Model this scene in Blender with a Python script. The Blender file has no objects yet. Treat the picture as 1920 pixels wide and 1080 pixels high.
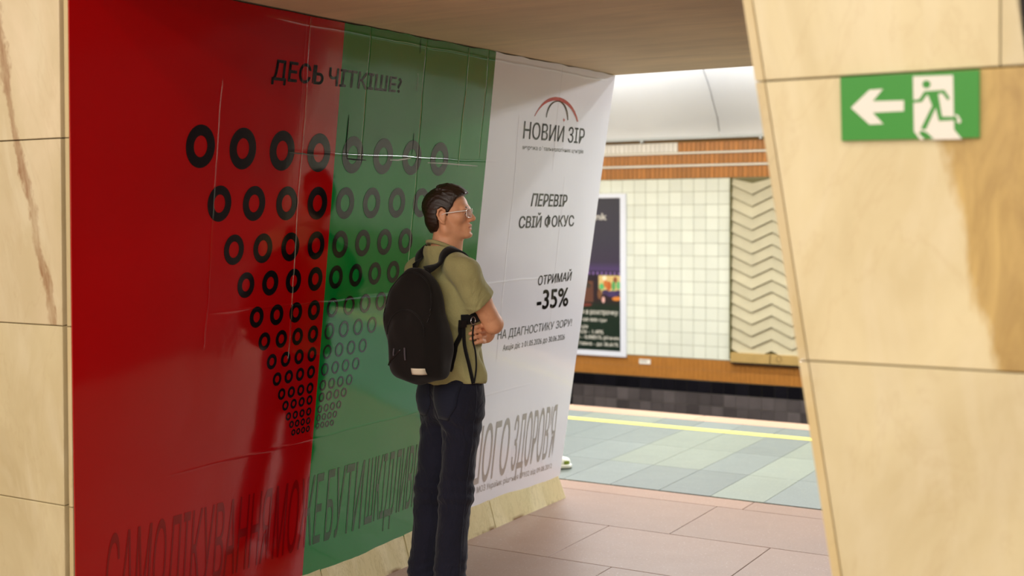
import bpy, bmesh, math, random
import numpy as np
from mathutils import Vector, Matrix
from mathutils.bvhtree import BVHTree
random.seed(7)
rng = np.random.default_rng(7)
SC = bpy.context.scene
COL = SC.collection

# ------------------------------------------------------------------ camera
FPX, YAW, PITCH, ROLL, CAMH = 2337.2, .53448, .065235, -.008074, 1.72
cy_, sy_, cp_, sp_ = math.cos(YAW), math.sin(YAW), math.cos(PITCH), math.sin(PITCH)
CF = np.array([-sy_*cp_, cy_*cp_, -sp_]); CR = np.array([cy_, sy_, 0.]); CU = np.cross(CR, CF)
CR, CU = CR*math.cos(ROLL)+CU*math.sin(ROLL), -CR*math.sin(ROLL)+CU*math.cos(ROLL)
CP = np.array([0, 0, CAMH])
cam_d = bpy.data.cameras.new('camera'); cam = bpy.data.objects.new('camera', cam_d); COL.objects.link(cam)
cam.matrix_world = Matrix(((CR[0], CU[0], -CF[0], CP[0]), (CR[1], CU[1], -CF[1], CP[1]), (CR[2], CU[2], -CF[2], CP[2]), (0, 0, 0, 1)))
cam_d.sensor_width = 36; cam_d.lens = FPX/1920*36; cam_d.clip_end = 100
cam_d.dof.use_dof = True; cam_d.dof.focus_distance = 5.2; cam_d.dof.aperture_fstop = 2.1
SC.camera = cam

# ------------------------------------------------------------------ world, lights, exposure
SC.view_settings.view_transform = 'Standard'; SC.view_settings.look = 'None'
SC.view_settings.gamma = 1; SC.view_settings.use_curve_mapping = False
SC.view_settings.exposure = 0.12
w = bpy.data.worlds.new('world'); SC.world = w; w.use_nodes = True
w.node_tree.nodes['Background'].inputs[0].default_value = (1, .93, .82, 1)
w.node_tree.nodes['Background'].inputs[1].default_value = 1.2

def area(name, loc, size, power, col, rot=(0, 0, 0)):
    d = bpy.data.lights.new(name, 'AREA'); d.shape = 'RECTANGLE'; d.size, d.size_y = size
    d.energy = power; d.color = col
    o = bpy.data.objects.new(name, d); o.location = loc; o.rotation_euler = rot; COL.objects.link(o); return o
WARM = (1, .96, .90); COOL = (.97, .985, 1.0)
area('hall_lamp', (-1.5, .3, 4.2), (9, .35), 74, WARM, (math.radians(-8), 0, 0))
area('hall_lamp', (-1.5, -2.6, 4.2), (9, .35), 172, WARM, (math.radians(25), 0, 0))
area('hall_lamp', (-2.5, -5.6, 3.6), (10, .35), 215, WARM, (math.radians(50), 0, 0))
area('hall_fill', (1.2, -2.2, 1.1), (1.2, 1.8), 50, WARM, (math.radians(90+12), 0, math.radians(18)))  # added low fill light to brighten the passage ceiling, not an actual fixture
area('platform_lamp', (-5.0, 8.4, 3.75), (12, .3), 230, COOL, (math.radians(8), 0, 0))
area('vault_fill', (-5.0, 7.3, 3.1), (14, .25), 290, COOL, (math.radians(180+32), 0, 0))  # added upward fill to brighten the vault, no fixture known here
area('vault_fill', (-5.0, 12.3, 2.9), (14, .15), 60, COOL, (math.radians(180-20), 0, 0))  # second added upward fill, on the track side of the vault
area('platform_lamp', (-3.0, 11.3, 3.55), (12, .3), 520, COOL, (math.radians(-38), 0, 0))

# ------------------------------------------------------------------ helpers
def lin(c):
    return tuple(((v/255)/12.92 if v/255 <= .04045 else ((v/255+.055)/1.055)**2.4) for v in c)

def tag(o, label=None, cat=None, group=None, kind=None):
    if label: o['label'] = label
    if cat: o['category'] = cat
    if group: o['group'] = group
    if kind: o['kind'] = kind
    return o

def empty(name, loc=(0, 0, 0), rz=0):
    o = bpy.data.objects.new(name, None); COL.objects.link(o); o.location = loc; o.rotation_euler = (0, 0, rz)
    o.empty_display_size = .1
    return o

def link(name, me, parent=None, mat=None, loc=None):
    o = bpy.data.objects.new(name, me); COL.objects.link(o)
    if mat is not None and len(me.materials) == 0: me.materials.append(mat)
    if parent: o.parent = parent
    if loc is not None: o.location = loc
    return o

def mesh(name, verts, faces, smooth=False):
    me = bpy.data.meshes.new(name); me.from_pydata([tuple(map(float, v)) for v in verts], [], [tuple(map(int, f)) for f in faces]); me.update()
    if smooth: me.polygons.foreach_set('use_smooth', [True]*len(me.polygons))
    return me

class MB:
    """collects shapes; build() links them as one mesh object"""
    def __init__(s): s.v = []; s.f = []; s.mi = []
    def add(s, vs, fs, mi=0):
        n = len(s.v); s.v += [tuple(v) for v in vs]; s.f += [tuple(i+n for i in f) for f in fs]; s.mi += [mi]*len(fs); return s
    def box(s, a, b, mi=0):
        (x0, y0, z0), (x1, y1, z1) = a, b
        return s.add([(x0, y0, z0), (x1, y0, z0), (x1, y1, z0), (x0, y1, z0), (x0, y0, z1), (x1, y0, z1), (x1, y1, z1), (x0, y1, z1)],
                     [(0, 3, 2, 1), (4, 5, 6, 7), (0, 1, 5, 4), (1, 2, 6, 5), (2, 3, 7, 6), (3, 0, 4, 7)], mi)
    def slab(s, q, t, ch=.002, mi=0):
        """front quad q (ccw from outside), thickness t behind it, chamfered edge"""
        q = [np.array(p, float) for p in q]; n = np.cross(q[1]-q[0], q[3]-q[0]); n /= np.linalg.norm(n)
        c = sum(q)/4
        def ins(p): 
            d = c-p; return p+d/np.linalg.norm(d)*ch*1.4
        v = [ins(p) for p in q]+[p-n*ch for p in q]+[p-n*t for p in q]
        f = [(0, 1, 2, 3)]
        for k in range(4):
            m = (k+1) % 4
            f += [(k, 4+k, 4+m, m), (4+k, 8+k, 8+m, 4+m)]
        f += [(11, 10, 9, 8)]
        return s.add(v, f, mi)
    def tube(s, pts, r, n=8, mi=0, closed=False):
        pts = [np.array(p, float) for p in pts]; N = len(pts); base = len(s.v); vs = []
        up = np.array([0, 0, 1.])
        for i, p in enumerate(pts):
            a = pts[(i-1) % N] if (i or closed) else p; b = pts[(i+1) % N] if (i < N-1 or closed) else p
            t = b-a; t /= (np.linalg.norm(t)+1e-9)
            u = np.cross(t, up if abs(t[2]) < .95 else np.array([1., 0, 0])); u /= np.linalg.norm(u); w_ = np.cross(t, u)
            rr = r[i] if hasattr(r, '__len__') else r
            vs += [p+rr*(math.cos(2*math.pi*k/n)*u+math.sin(2*math.pi*k/n)*w_) for k in range(n)]
        fs = []
        for i in range(N if closed else N-1):
            j = (i+1) % N
            fs += [(i*n+k, i*n+(k+1) % n, j*n+(k+1) % n, j*n+k) for k in range(n)]
        if not closed: fs += [tuple(range(n))[::-1], tuple((N-1)*n+k for k in range(n))]
        return s.add(vs, fs, mi)
    def mesh(s, name, smooth=False):
        me = mesh(name, s.v, s.f, smooth)
        me.polygons.foreach_set('material_index', s.mi)
        return me
    def build(s, name, mat, parent=None, smooth=False, loc=None):
        me = s.mesh(name, smooth)
        for m in (mat if isinstance(mat, (list, tuple)) else [mat]): me.materials.append(m)
        return link(name, me, parent, loc=loc)

# pixel -> ray through the calibrated camera, intersected with the real planes of the place
def ray(x, y): return CF+CR*(x-960)/FPX-CU*(y-540)/FPX
def hit(x, y, n, d):
    n = np.array(n, float); R = ray(x, y); return CP+R*((d-n@CP)/(n@R))
XB, LB = -3.5, .12                                   # leaning banner wall: x = XB + LB z
def B(x, y): return hit(x, y, (1, 0, -LB), XB)[1:]    # -> (Y, z) on the banner
YF, LF = 2.885, .075                                  # hall-side pylon faces: y = YF - LF z
def PF(x, y): return hit(x, y, (0, 1, LF), YF)
YT = 13.2
def T(x, y): p = hit(x, y, (0, 1, 0), YT); return p[0], p[2]

# ------------------------------------------------------------------ materials
class NT:
    def __init__(s, name):
        s.m = bpy.data.materials.new(name); s.m.use_nodes = True; s.t = s.m.node_tree; s.n = s.t.nodes; s.l = s.t.links
        s.b = s.n['Principled BSDF']
    def new(s, t, **k):
        o = s.n.new(t)
        for a, v in k.items():
            if a.startswith('_'): setattr(o, a[1:], v)
            else: o.inputs[a.replace('__', ' ')].default_value = v
        return o
    def link(s, a, b): s.l.new(a, b)
    def math(s, op, a, b=None, c=None, clamp=False):
        o = s.n.new('ShaderNodeMath'); o.operation = op; o.use_clamp = clamp
        for i, v in enumerate((a, b, c)):
            if v is None: continue
            if isinstance(v, (int, float)): o.inputs[i].default_value = v
            else: s.link(v, o.inputs[i])
        return o.outputs[0]
    def mix(s, f, a, b, mode='MIX'):
        o = s.n.new('ShaderNodeMix'); o.data_type = 'RGBA'; o.blend_type = mode
        for k, v in ((0, f), (6, a), (7, b)):
            if isinstance(v, (int, float)): o.inputs[k].default_value = v
            elif isinstance(v, tuple): o.inputs[k].default_value = (*v[:3], 1)
            else: s.link(v, o.inputs[k])
        return o.outputs[2]
    def pos(s):
        g = s.n.new('ShaderNodeNewGeometry'); return g.outputs['Position']
    def objrand(s): return s.n.new('ShaderNodeObjectInfo').outputs['Random']
    def noise(s, scale, detail=4, rough=.55, vec=None, stretch=None, dist=0):
        o = s.new('ShaderNodeTexNoise', Scale=scale, Detail=detail, Roughness=rough, Distortion=dist)
        v = vec if vec is not None else s.pos()
        if stretch:
            mp = s.n.new('ShaderNodeMapping'); mp.inputs['Scale'].default_value = stretch; s.link(v, mp.inputs[0]); v = mp.outputs[0]
        s.link(v, o.inputs['Vector']); return o.outputs['Fac']
    def ramp(s, f, stops):
        o = s.n.new('ShaderNodeValToRGB'); e = o.color_ramp.elements
        while len(e) < len(stops): e.new(.5)
        for el, (p, c) in zip(e, stops):
            el.position = p; el.color = (*(c if isinstance(c, tuple) else (c, c, c)), 1)
        s.link(f, o.inputs[0]); return o.outputs[0]
    def col(s, c):
        if isinstance(c, tuple): s.b.inputs['Base Color'].default_value = (*c, 1)
        else: s.link(c, s.b.inputs['Base Color'])
    def rough(s, v):
        if isinstance(v, (int, float)): s.b.inputs['Roughness'].default_value = v
        else: s.link(v, s.b.inputs['Roughness'])
    def bump(s, h, strength=.3, dist=.002):
        o = s.new('ShaderNodeBump', Strength=strength, Distance=dist); s.link(h, o.inputs['Height']); s.link(o.outputs[0], s.b.inputs['Normal'])

def flat(name, c, rough=.5, var=.0, scale=8, bump=0, bscale=60, metal=0, spec=.5, objvar=0, coat=0):
    t = NT(name); base = lin(c)
    if var or objvar:
        cc = base
        if var: 
            n = t.noise(scale); cc = t.mix(n, tuple(v*(1-var) for v in base), tuple(min(1, v*(1+var)) for v in base))
        if objvar:
            h = t.n.new('ShaderNodeHueSaturation'); v = t.math('MULTIPLY_ADD', t.objrand(), objvar*2, 1-objvar); t.link(v, h.inputs['Value'])
            if isinstance(cc, tuple): h.inputs['Color'].default_value = (*cc, 1)
            else: t.link(cc, h.inputs['Color'])
            cc = h.outputs[0]
        t.col(cc)
    else: t.col(base)
    t.rough(rough); t.b.inputs['Metallic'].default_value = metal; t.b.inputs['Specular IOR Level'].default_value = spec
    if coat: t.b.inputs['Coat Weight'].default_value = coat; t.b.inputs['Coat Roughness'].default_value = .08
    if bump: t.bump(t.noise(bscale), bump)
    return t.m

def marble(name, base=(228, 214, 172), vein=(176, 140, 88), extra=None, rough=.32):
    t = NT(name); b = lin(base); v = lin(vein)
    n1 = t.noise(1.7, 5, .6, dist=.8, stretch=(1, 1, .55)); n2 = t.noise(6, 5, .6, stretch=(1, 1, .3), dist=1.0)
    c = t.mix(t.ramp(n1, [(.35, 0.), (.7, 1.)]), b, tuple(x*.86 for x in lin((216, 197, 150))))
    c = t.mix(t.ramp(n2, [(.48, 0.), (.62, .35)]), c, tuple(x*1.02 for x in lin((230, 218, 185))))
    n3 = t.noise(2.2, 6, .65, stretch=(1, 1, .35), dist=1.5)
    c = t.mix(t.ramp(n3, [(.485, 0.), (.5, .10), (.515, 0.)]), c, v)
    h = t.n.new('ShaderNodeHueSaturation'); t.link(t.math('MULTIPLY_ADD', t.objrand(), .12, .94), h.inputs['Value']); t.link(c, h.inputs['Color']); c = h.outputs[0]
    if extra: c = extra(t, c)
    t.col(c); t.rough(rough); t.bump(t.noise(25, 3), .06)
    return t.m

def vein_line(pts, width, colr, strength=.8, zr=None):
    """a dark vein following x(z) through the slab, ragged edge"""
    def f(t, c):
        s = t.n.new('ShaderNodeSeparateXYZ'); t.link(t.pos(), s.inputs[0])
        (x0, z0), (x1, z1) = pts; k = (x1-x0)/(z1-z0)
        xl = t.math('MULTIPLY_ADD', s.outputs[2], k, x0-k*z0)
        nz = t.math('MULTIPLY', t.math('SUBTRACT', t.noise(5, 5, .7, stretch=(1, 1, .6)), .5), .16)
        d = t.math('ABSOLUTE', t.math('SUBTRACT', t.math('SUBTRACT', s.outputs[0], xl), nz))
        n = t.noise(30, 4, .7, stretch=(1, 1, .15))
        m = t.math('SUBTRACT', 1.0, t.math('DIVIDE', d, width), clamp=True)
        m = t.math('MULTIPLY', t.math('MULTIPLY', m, 1.8, clamp=True), t.math('MULTIPLY_ADD', n, 1.6, -.25, clamp=True))
        return t.mix(t.math('MULTIPLY', m, strength), c, lin(colr))
    return f

def patch_right(t, c):
    s = t.n.new('ShaderNodeSeparateXYZ'); t.link(t.pos(), s.inputs[0])
    # boundary of the ochre inclusion: x grows towards the bottom
    xb = t.math('MULTIPLY_ADD', t.math('SUBTRACT', 1.85, s.outputs[2]), .19, -.565)
    nz = t.math('MULTIPLY', t.math('SUBTRACT', t.noise(9, 5, .65, stretch=(1, 1, .35)), .5), .11)
    m = t.math('MULTIPLY', t.math('SUBTRACT', t.math('SUBTRACT', s.outputs[0], xb), nz), 45, clamp=True)
    n = t.noise(11, 6, .7, stretch=(1, 1, .3), dist=1.2)
    pc = t.mix(t.ramp(n, [(.3, 0.), (.72, 1.)]), lin((160, 124, 62)), lin((214, 180, 106)))
    return t.mix(t.math('MULTIPLY', m, .85), c, pc)

M = {}
M['marble'] = marble('marble_cream')
M['marble_vein'] = marble('marble_brown_vein', base=(226, 208, 172), extra=vein_line(((-3.555, 2.35), (-3.43, 1.34)), .026, (140, 84, 30), 1.0))
M['marble_patch'] = marble('marble_ochre_patch', extra=patch_right)
M['marble_edge'] = marble('marble_edge', base=(215, 192, 140), vein=(120, 90, 50))
M['reflect_dark'] = flat('reflect_dark_cladding', (60, 30, 26), .5, .3, 30, objvar=.1)  # invented dark cladding for an unseen face, keeps the banner's reflection dark
def foot_marks(t, c):
    n = t.noise(7, 5, .7, stretch=(1, 2.2, .5), dist=1.5); c = t.mix(t.ramp(n, [(.47, 0.), (.5, .3), (.53, 0.)]), c, lin((140, 122, 76)))
    s = t.n.new('ShaderNodeSeparateXYZ'); t.link(t.pos(), s.inputs[0])
    low = t.math('MULTIPLY', t.math('SUBTRACT', .02, s.outputs[2]), 60, clamp=True)
    return t.mix(t.math('MULTIPLY', low, t.ramp(t.noise(4, 4), [(.52, 0.), (.6, 1.)])), c, lin((120, 84, 46)))
M['marble_foot'] = marble('marble_foot', base=(206, 196, 150), vein=(150, 130, 80), extra=foot_marks)
M['mortar'] = flat('mortar_brown', (110, 82, 42), .9, .2)
M['dark'] = flat('dark_void', (14, 10, 9), .7)
M['dark_fill'] = flat('dark_past_pylon', (30, 20, 16), .5, metal=.3)

def creases(t):
    """height of the marble joints showing through the vinyl, in world coordinates"""
    s = t.n.new('ShaderNodeSeparateXYZ'); t.link(t.pos(), s.inputs[0]); Y, Z = s.outputs[1], s.outputs[2]
    wob = t.math('MULTIPLY', t.math('SUBTRACT', t.noise(2.5, 2), .5), .03)
    h = None
    def ridge(d, w_, amp):
        g = t.math('SUBTRACT', 1.0, t.math('DIVIDE', t.math('ABSOLUTE', d), w_), clamp=True)
        return t.math('MULTIPLY', t.math('MULTIPLY', g, g), amp)
    def addh(a): 
        nonlocal h
        h = a if h is None else t.math('ADD', h, a)
    for (y0, z0, z1, amp) in [(3.87, 1.1, 2.5, .9), (4.26, 1.9, 2.5, -.6), (4.68, 1.3, 2.5, -1.), (5.02, 1.9, 2.5, .7), (5.2, 1.95, 2.5, -.7), (5.55, .9, 2.2, .5), (5.95, 1.9, 2.5, .5), (6.1, 1.0, 1.9, .4), (3.4, 1.2, 2.2, .3)]:
        d = t.math('SUBTRACT', t.math('SUBTRACT', Y, y0), wob)
        msk = t.math('MULTIPLY', t.math('MULTIPLY', t.math('SUBTRACT', Z, z0), 30, clamp=True), t.math('MULTIPLY', t.math('SUBTRACT', z1, Z), 30, clamp=True))
        addh(t.math('MULTIPLY', ridge(d, .007, amp), msk))
    for (z0, y0, y1, amp) in [(1.945, 3.75, 5.4, .4), (1.33, 3.4, 6.2, .35), (.74, 3.2, 6.0, .3), (2.44, 3.6, 6.5, .8)]:
        d = t.math('SUBTRACT', t.math('SUBTRACT', Z, z0), t.math('MULTIPLY', wob, .6))
        msk = t.math('MULTIPLY', t.math('MULTIPLY', t.math('SUBTRACT', Y, y0), 6, clamp=True), t.math('MULTIPLY', t.math('SUBTRACT', y1, Y), 6, clamp=True))
        addh(t.math('MULTIPLY', ridge(d, .010, amp), msk))
    n = t.noise(3.2, 2, .4, stretch=(1, 1, .6))
    h = t.math('MULTIPLY_ADD', n, 1.0, h)
    h = t.math('MULTIPLY_ADD', t.noise(26, 2, .5), .05, h)
    return h

def vinyl(name, c, rough=.09, spec=.8):
    t = NT(name); b = lin(c)
    t.col(t.mix(t.noise(1.2, 2), tuple(v*.94 for v in b), tuple(min(1, v*1.05) for v in b))); t.rough(rough)
    t.b.inputs['Specular IOR Level'].default_value = spec
    t.b.inputs['Coat Weight'].default_value = .35; t.b.inputs['Coat Roughness'].default_value = .07
    t.bump(creases(t), 1.0, .0035)
    return t.m
M['v_red'] = vinyl('vinyl_red', (178, 2, 6)); M['v_green'] = vinyl('vinyl_green', (4, 126, 48)); M['v_white'] = vinyl('vinyl_white', (238, 240, 250), .2)
M['v_black'] = vinyl('ink_black', (14, 12, 16), .13); M['v_grey'] = vinyl('ink_grey', (166, 158, 152), .2)
M['v_dred'] = vinyl('ink_dark_red', (136, 1, 4)); M['v_dgreen'] = vinyl('ink_dark_green', (3, 72, 18)); M['v_slate'] = vinyl('ink_slate', (78, 86, 84), .2)
M['v_lred'] = vinyl('ink_crimson', (180, 28, 30), .2)
M['tear'] = flat('torn_edge', (10, 16, 12), .8); M['crease_hl'] = flat('crease_highlight', (196, 205, 190), .7)

def granite(name, c, rough, spk=(225, 205, 195), var=.10, amt=.5, alt=None):
    t = NT(name); b = lin(c)
    cc = t.mix(t.noise(2, 3), tuple(v*.93 for v in b), tuple(v*1.07 for v in b))
    cc = t.mix(t.ramp(t.noise(75, 4, .75), [(.60, 0.), (.68, amt*.8)]), cc, lin(spk))
    cc = t.mix(t.ramp(t.noise(85, 3, .7), [(.30, .5), (.42, 0.)]), cc, tuple(v*.35 for v in b))
    h = t.n.new('ShaderNodeHueSaturation'); t.link(t.math('MULTIPLY_ADD', t.objrand(), var*2, 1-var), h.inputs['Value']); t.link(cc, h.inputs['Color'])
    t.b.inputs['Specular IOR Level'].default_value = .35
    t.col(h.outputs[0]); t.rough(t.math('MULTIPLY_ADD', t.noise(5, 3), .15, rough)); t.bump(t.noise(70, 2), .05)
    return t.m
M['g_brown'] = granite('granite_brown', (140, 108, 88), .34)
M['g_blue'] = granite('granite_blue_grey', (106, 115, 112), .33, spk=(190, 200, 196))
M['g_pale'] = granite('granite_pale_green', (120, 129, 118), .33, spk=(215, 220, 205))
M['g_pink'] = granite('granite_pink', (178, 146, 122), .4)
M['yellow'] = flat('yellow_paint', (228, 214, 96), .5, .06)
M['black_floor'] = flat('trackbed', (24, 22, 22), .9, .3)

# ------------------------------------------------------------------ prints
def text_flat(body, spacing=1.0):
    """letter outlines as flat faces in 0..1 coordinates, and the word each face belongs to"""
    cu = bpy.data.curves.new('t', 'FONT'); cu.body = body; cu.space_character = spacing or 1.0; cu.resolution_u = 5
    o = bpy.data.objects.new('t', cu); COL.objects.link(o)
    bpy.context.view_layer.update()
    me = bpy.data.meshes.new_from_object(o.evaluated_get(bpy.context.evaluated_depsgraph_get()))
    v = np.array([p.co[:2] for p in me.vertices]); f = [tuple(p.vertices) for p in me.polygons]
    bpy.data.objects.remove(o); bpy.data.curves.remove(cu); bpy.data.meshes.remove(me)
    if 'Ь' in body and spacing is not None:           # the soft sign is drawn by hand: stem and bowl
        pre, _, _, x0 = text_flat(body[:body.index('Ь')]+'І', None) if spacing else (0, 0, 0, 0)
        f = [q for q in f if not (x0-.02 < v[list(q), 0].mean() < x0+.53)]; n0 = len(v); S = .098
        add = [(x0, 0), (x0+S, 0), (x0+S, .728), (x0, .728)]; fa = [(n0, n0+1, n0+2, n0+3)]
        def bowl(r, y0, y1, xe):
            cy = (y0+y1)/2; ry = (y1-y0)/2; return [(x0+S, y0)]+[(xe-ry+ry*math.cos(a), cy+ry*math.sin(a)) for a in np.linspace(-math.pi/2, math.pi/2, 13)]+[(x0+S, y1)]
        A, C_ = bowl(0, 0, .445, x0+.511), bowl(0, .085, .36, x0+.412); m = len(A); add += A+C_
        fa += [(n0+4+i, n0+5+i, n0+5+m+i, n0+4+m+i) for i in range(m-1)]; v = np.vstack([v, np.array(add)]); f += fa
    if spacing is None: return 0, 0, 0, max(v[list(q), 0].min() for q in f)
    iv = sorted((v[list(q), 0].min(), v[list(q), 0].max()) for q in f); cuts = []; end = iv[0][1]
    for a_, b_ in iv:
        if a_-end > .17: cuts.append((a_+end)/2)
        end = max(end, b_)
    wd = [sum(v[list(q), 0].mean() > c for c in cuts) for q in f]
    mn, mx = v.min(0), v.max(0)
    return (v-mn)/(mx-mn), f, wd

def quadmap(uv, c):
    """c: corners TL,TR,BR,BL in plane coordinates"""
    TL, TR, BR, BL = [np.array(p, float) for p in c]; u, v = uv[:, :1], uv[:, 1:2]
    return (1-u)*(1-v)*BL+u*(1-v)*BR+u*v*TR+(1-u)*v*TL

NB = np.array([1, 0, -LB]); NB /= np.linalg.norm(NB)
def disp(y, z): return .0022*np.sin(3.1*y+1.3*z)+.0016*np.sin(7.3*y-2.2*z+1)+.0012*np.sin(5*z+2*y)
def on_banner(yz, off=0.):
    yz = np.asarray(yz, float); y, z = yz[:, 0], yz[:, 1]
    return np.stack([XB+LB*z, y, z], 1)+NB*(disp(y, z)+.006+off)[:, None]

YRG, YGW = 4.08, 5.265
def banner_print(name, yz, faces, mats, parent, off=.0012):
    """flat print on the vinyl, cut at the colour borders; mats = (on red, on green, on white)"""
    bm = bmesh.new(); vs = [bm.verts.new((0, p[0], p[1])) for p in yz]
    for f in faces:
        try: bm.faces.new([vs[i] for i in f])
        except ValueError: pass
    for yc in (YRG, YGW):
        if not (yz[:, 0].min() < yc < yz[:, 0].max()): continue
        bmesh.ops.bisect_plane(bm, geom=bm.verts[:]+bm.edges[:]+bm.faces[:], plane_co=(0, yc, 0), plane_no=(0, 1, 0))
    for f in bm.faces:
        y = f.calc_center_median().y; f.material_index = 0 if y < YRG else (1 if y < YGW else 2)
    co = on_banner(np.array([(v.co.y, v.co.z) for v in bm.verts]), off)
    for v, c in zip(bm.verts, co): v.co = c
    bm.normal_update()
    for f in bm.faces:
        if f.normal.x < 0: f.normal_flip()
    me = bpy.data.meshes.new(name); bm.to_mesh(me); bm.free()
    for m in mats: me.materials.append(m)
    return link(name, me, parent)

# ================================================================== STRUCTURE
# ---- floors
fl = empty('floor'); tag(fl, 'polished brown granite paving of the passage and hall, blue-grey granite on the platform', 'floor', kind='structure')
MB().box((-16, -7, -.10), (9, 9.5, -.012)).build('screed', M['mortar'], fl)
random.seed(3)
ys = [6.84, 6.64, 5.955, 5.27, 4.585, 3.9, 3.215, 2.53]
for r in range(len(ys)-1):
    y1, y0 = ys[r], ys[r+1]; x = -3.83
    while x < -.36:
        xr = x+(.9 if r else 1.4)+(.35 if (r % 2 and x == -3.83) else 0)
        if xr > -.6: xr = -.352
        MB().slab([(x+.002, y0+.002, 0), (xr-.002, y0+.002, 0), (xr-.002, y1-.002, 0), (x+.002, y1-.002, 0)], .012, .0015).build('granite_slab', M['g_brown'], fl); x = xr
mb = MB()
y = 2.53
while y > -6.9:
    x = -15
    while x < 8: mb.slab([(x+.003, y-.9, 0), (x+1.39, y-.9, 0), (x+1.39, y-.004, 0), (x+.003, y-.004, 0)], .012, .002); x += 1.4
    y -= .9
for (xa, xb) in ((-15, -3.834), (-.35, 8)):
    y = 6.84
    while y > 2.6:
        x = xa
        while x < xb-.1: 
            mb.slab([(x+.003, y-.71, 0), (min(x+1.4, xb), y-.71, 0), (min(x+1.4, xb), y-.004, 0), (x+.003, y-.004, 0)], .012, .002); x += 1.4
        y -= .715
o = mb.build('hall_paving', M['g_brown'], fl); o['kind'] = 'stuff'
# platform: long courses running towards the edge, pale and dark ones mixed
cols = [(-7.0+.33*i) for i in range(19)]
py = [6.86, 7.52, 8.18, 8.84]
pale = {(-2.7, 0), (-2.7, 1), (-2.7, 2)}
for i, x0 in enumerate(cols):
    x1 = x0+.33
    for j in range(3):
        m = M['g_blue']
        xc = (x0+x1)/2
        if -2.72 < xc < -2.38: m = M['g_pale']
        elif j == 1 and -3.75 < xc < -3.2: m = M['g_pale']
        elif j == 2 and -3.7 < xc < -3.2: m = M['g_pale']
        elif random.random() < .08: m = M['g_pale']
        MB().slab([(x0+.0015, py[j]+.0015, 0), (x1-.0015, py[j]+.0015, 0), (x1-.0015, py[j+1]-.0015, 0), (x0+.0015, py[j+1]-.0015, 0)], .012, .0012).build('granite_slab', m, fl)
    MB().slab([(x0+.002, 8.952, 0), (x1-.002, 8.952, 0), (x1-.002, 9.25, 0), (x0+.002, 9.25, 0)], .012, .0012).build('granite_slab', M['g_blue'] if random.random() < .6 else M['g_pale'], fl)
mb = MB()
for (xa, xb) in ((-15.7, -7.0), (-.73, 8.5)):
    x = xa
    while x < xb-.05:
        for (a, b) in ((6.86, 7.85), (7.85, 8.84), (8.952, 9.25)):
            mb.slab([(x+.003, a+.003, 0), (min(x+.66, xb), a+.003, 0), (min(x+.66, xb), b-.003, 0), (x+.003, b-.003, 0)], .012, .002)
        x += .66
o = mb.build('platform_paving', M['g_blue'], fl); o['kind'] = 'stuff'
MB().box((-15.8, 8.845, -.012), (8.8, 8.945, .001)).build('yellow_line', M['yellow'], fl)
x = -15.8
k = 0
while x < 8.4:
    MB().slab([(x+.002, 9.255, .0), (x+1.198, 9.255, .0), (x+1.198, 9.5, .0), (x+.002, 9.5, .0)], .09, .004).build('edge_stone', M['g_pink'], fl); x += 1.2
tb = empty('floor_trackbed'); tag(tb, 'dark sunken track bed between the platform edge and the tiled track wall', 'track bed', kind='structure')
MB().box((-16, 9.42, -1.35), (9, 14, -1.2)).box((-16, 9.30, -1.3), (9, 9.42, -.1)).build('bed', M['black_floor'], tb)
rs = flat('rail_steel', (90, 84, 80), .35, metal=.9)
for y in (10.6, 12.12):
    MB().box((-16, y-.035, -1.06), (9, y+.035, -1.02)).box((-16, y-.01, -1.17), (9, y+.01, -1.06)).box((-16, y-.07, -1.2), (9, y+.07, -1.17)).build('rail', rs, tb)

# ---- pylons
def yf(z): return YF-LF*z
def ybk(z): return 6.40+.083*z
LX = lambda z: XB+LB*z
RX = lambda z: -.692-.141*z
RXR = lambda z: -.100-.150*z
def prism(xa, xb, ya, yb, z0, z1, mat, name, parent):
    v = []
    for z in (z0, z1): v += [(xa(z), ya(z), z), (xb(z), ya(z), z), (xb(z), yb(z), z), (xa(z), yb(z), z)]
    return MB().add(v, [(0, 3, 2, 1), (4, 5, 6, 7), (0, 1, 5, 4), (1, 2, 6, 5), (2, 3, 7, 6), (3, 0, 4, 7)]).build(name, mat, parent)
TH = .03; G = .0018
wl = empty('wall_left'); tag(wl, 'leaning pylon clad in cream marble slabs at the left, carrying the red, green and white banner', 'pylon', kind='structure')
prism(lambda z: -4.62-.10*z, lambda z: LX(z)-.025, lambda z: yf(z)+TH, lambda z: ybk(z)-.02, 0, 2.48, M['mortar'], 'core', wl)
seams = [0, .712, 1.336, 1.952, 2.478]
for k in range(4):
    z0, z1 = seams[k]+G, seams[k+1]-G
    xe = [-3.484, -3.315]                             # right edge px 113 at three heights: x = a + b z
    ex = lambda z: -3.547+.1215*z-.0*z
    for (xa, xb) in ((-4.55, -4.0), (-4.0, None)):
        fa = lambda z: xa+.0
        q = [(xa+G, yf(z0), z0), ((xb-G) if xb else ex(z0), yf(z0), z0), ((xb-G) if xb else ex(z1), yf(z1), z1), (xa+G, yf(z1), z1)]
        MB().slab(q, TH, .002).build('marble_slab', M['marble_vein'] if (not xb and k >= 2) else M['marble'], wl)
    # edge of the passage-side cladding, seen end-on beside a dark groove
    q = [(LX(z0)-.020, yf(z0), z0), (LX(z0), yf(z0), z0), (LX(z1), yf(z1), z1), (LX(z1)-.020, yf(z1), z1)]
    v = []
    for z in (z0, z1):
        v += [(LX(z)-.020, yf(z), z), (LX(z)-.002, yf(z), z), (LX(z)-.002, yf(z)+.5, z), (LX(z)-.020, yf(z)+.5, z)]
    MB().add(v, [(0, 3, 2, 1), (4, 5, 6, 7), (0, 1, 5, 4), (1, 2, 6, 5), (2, 3, 7, 6), (3, 0, 4, 7)]).build('marble_slab', M['marble_edge'], wl)
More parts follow.
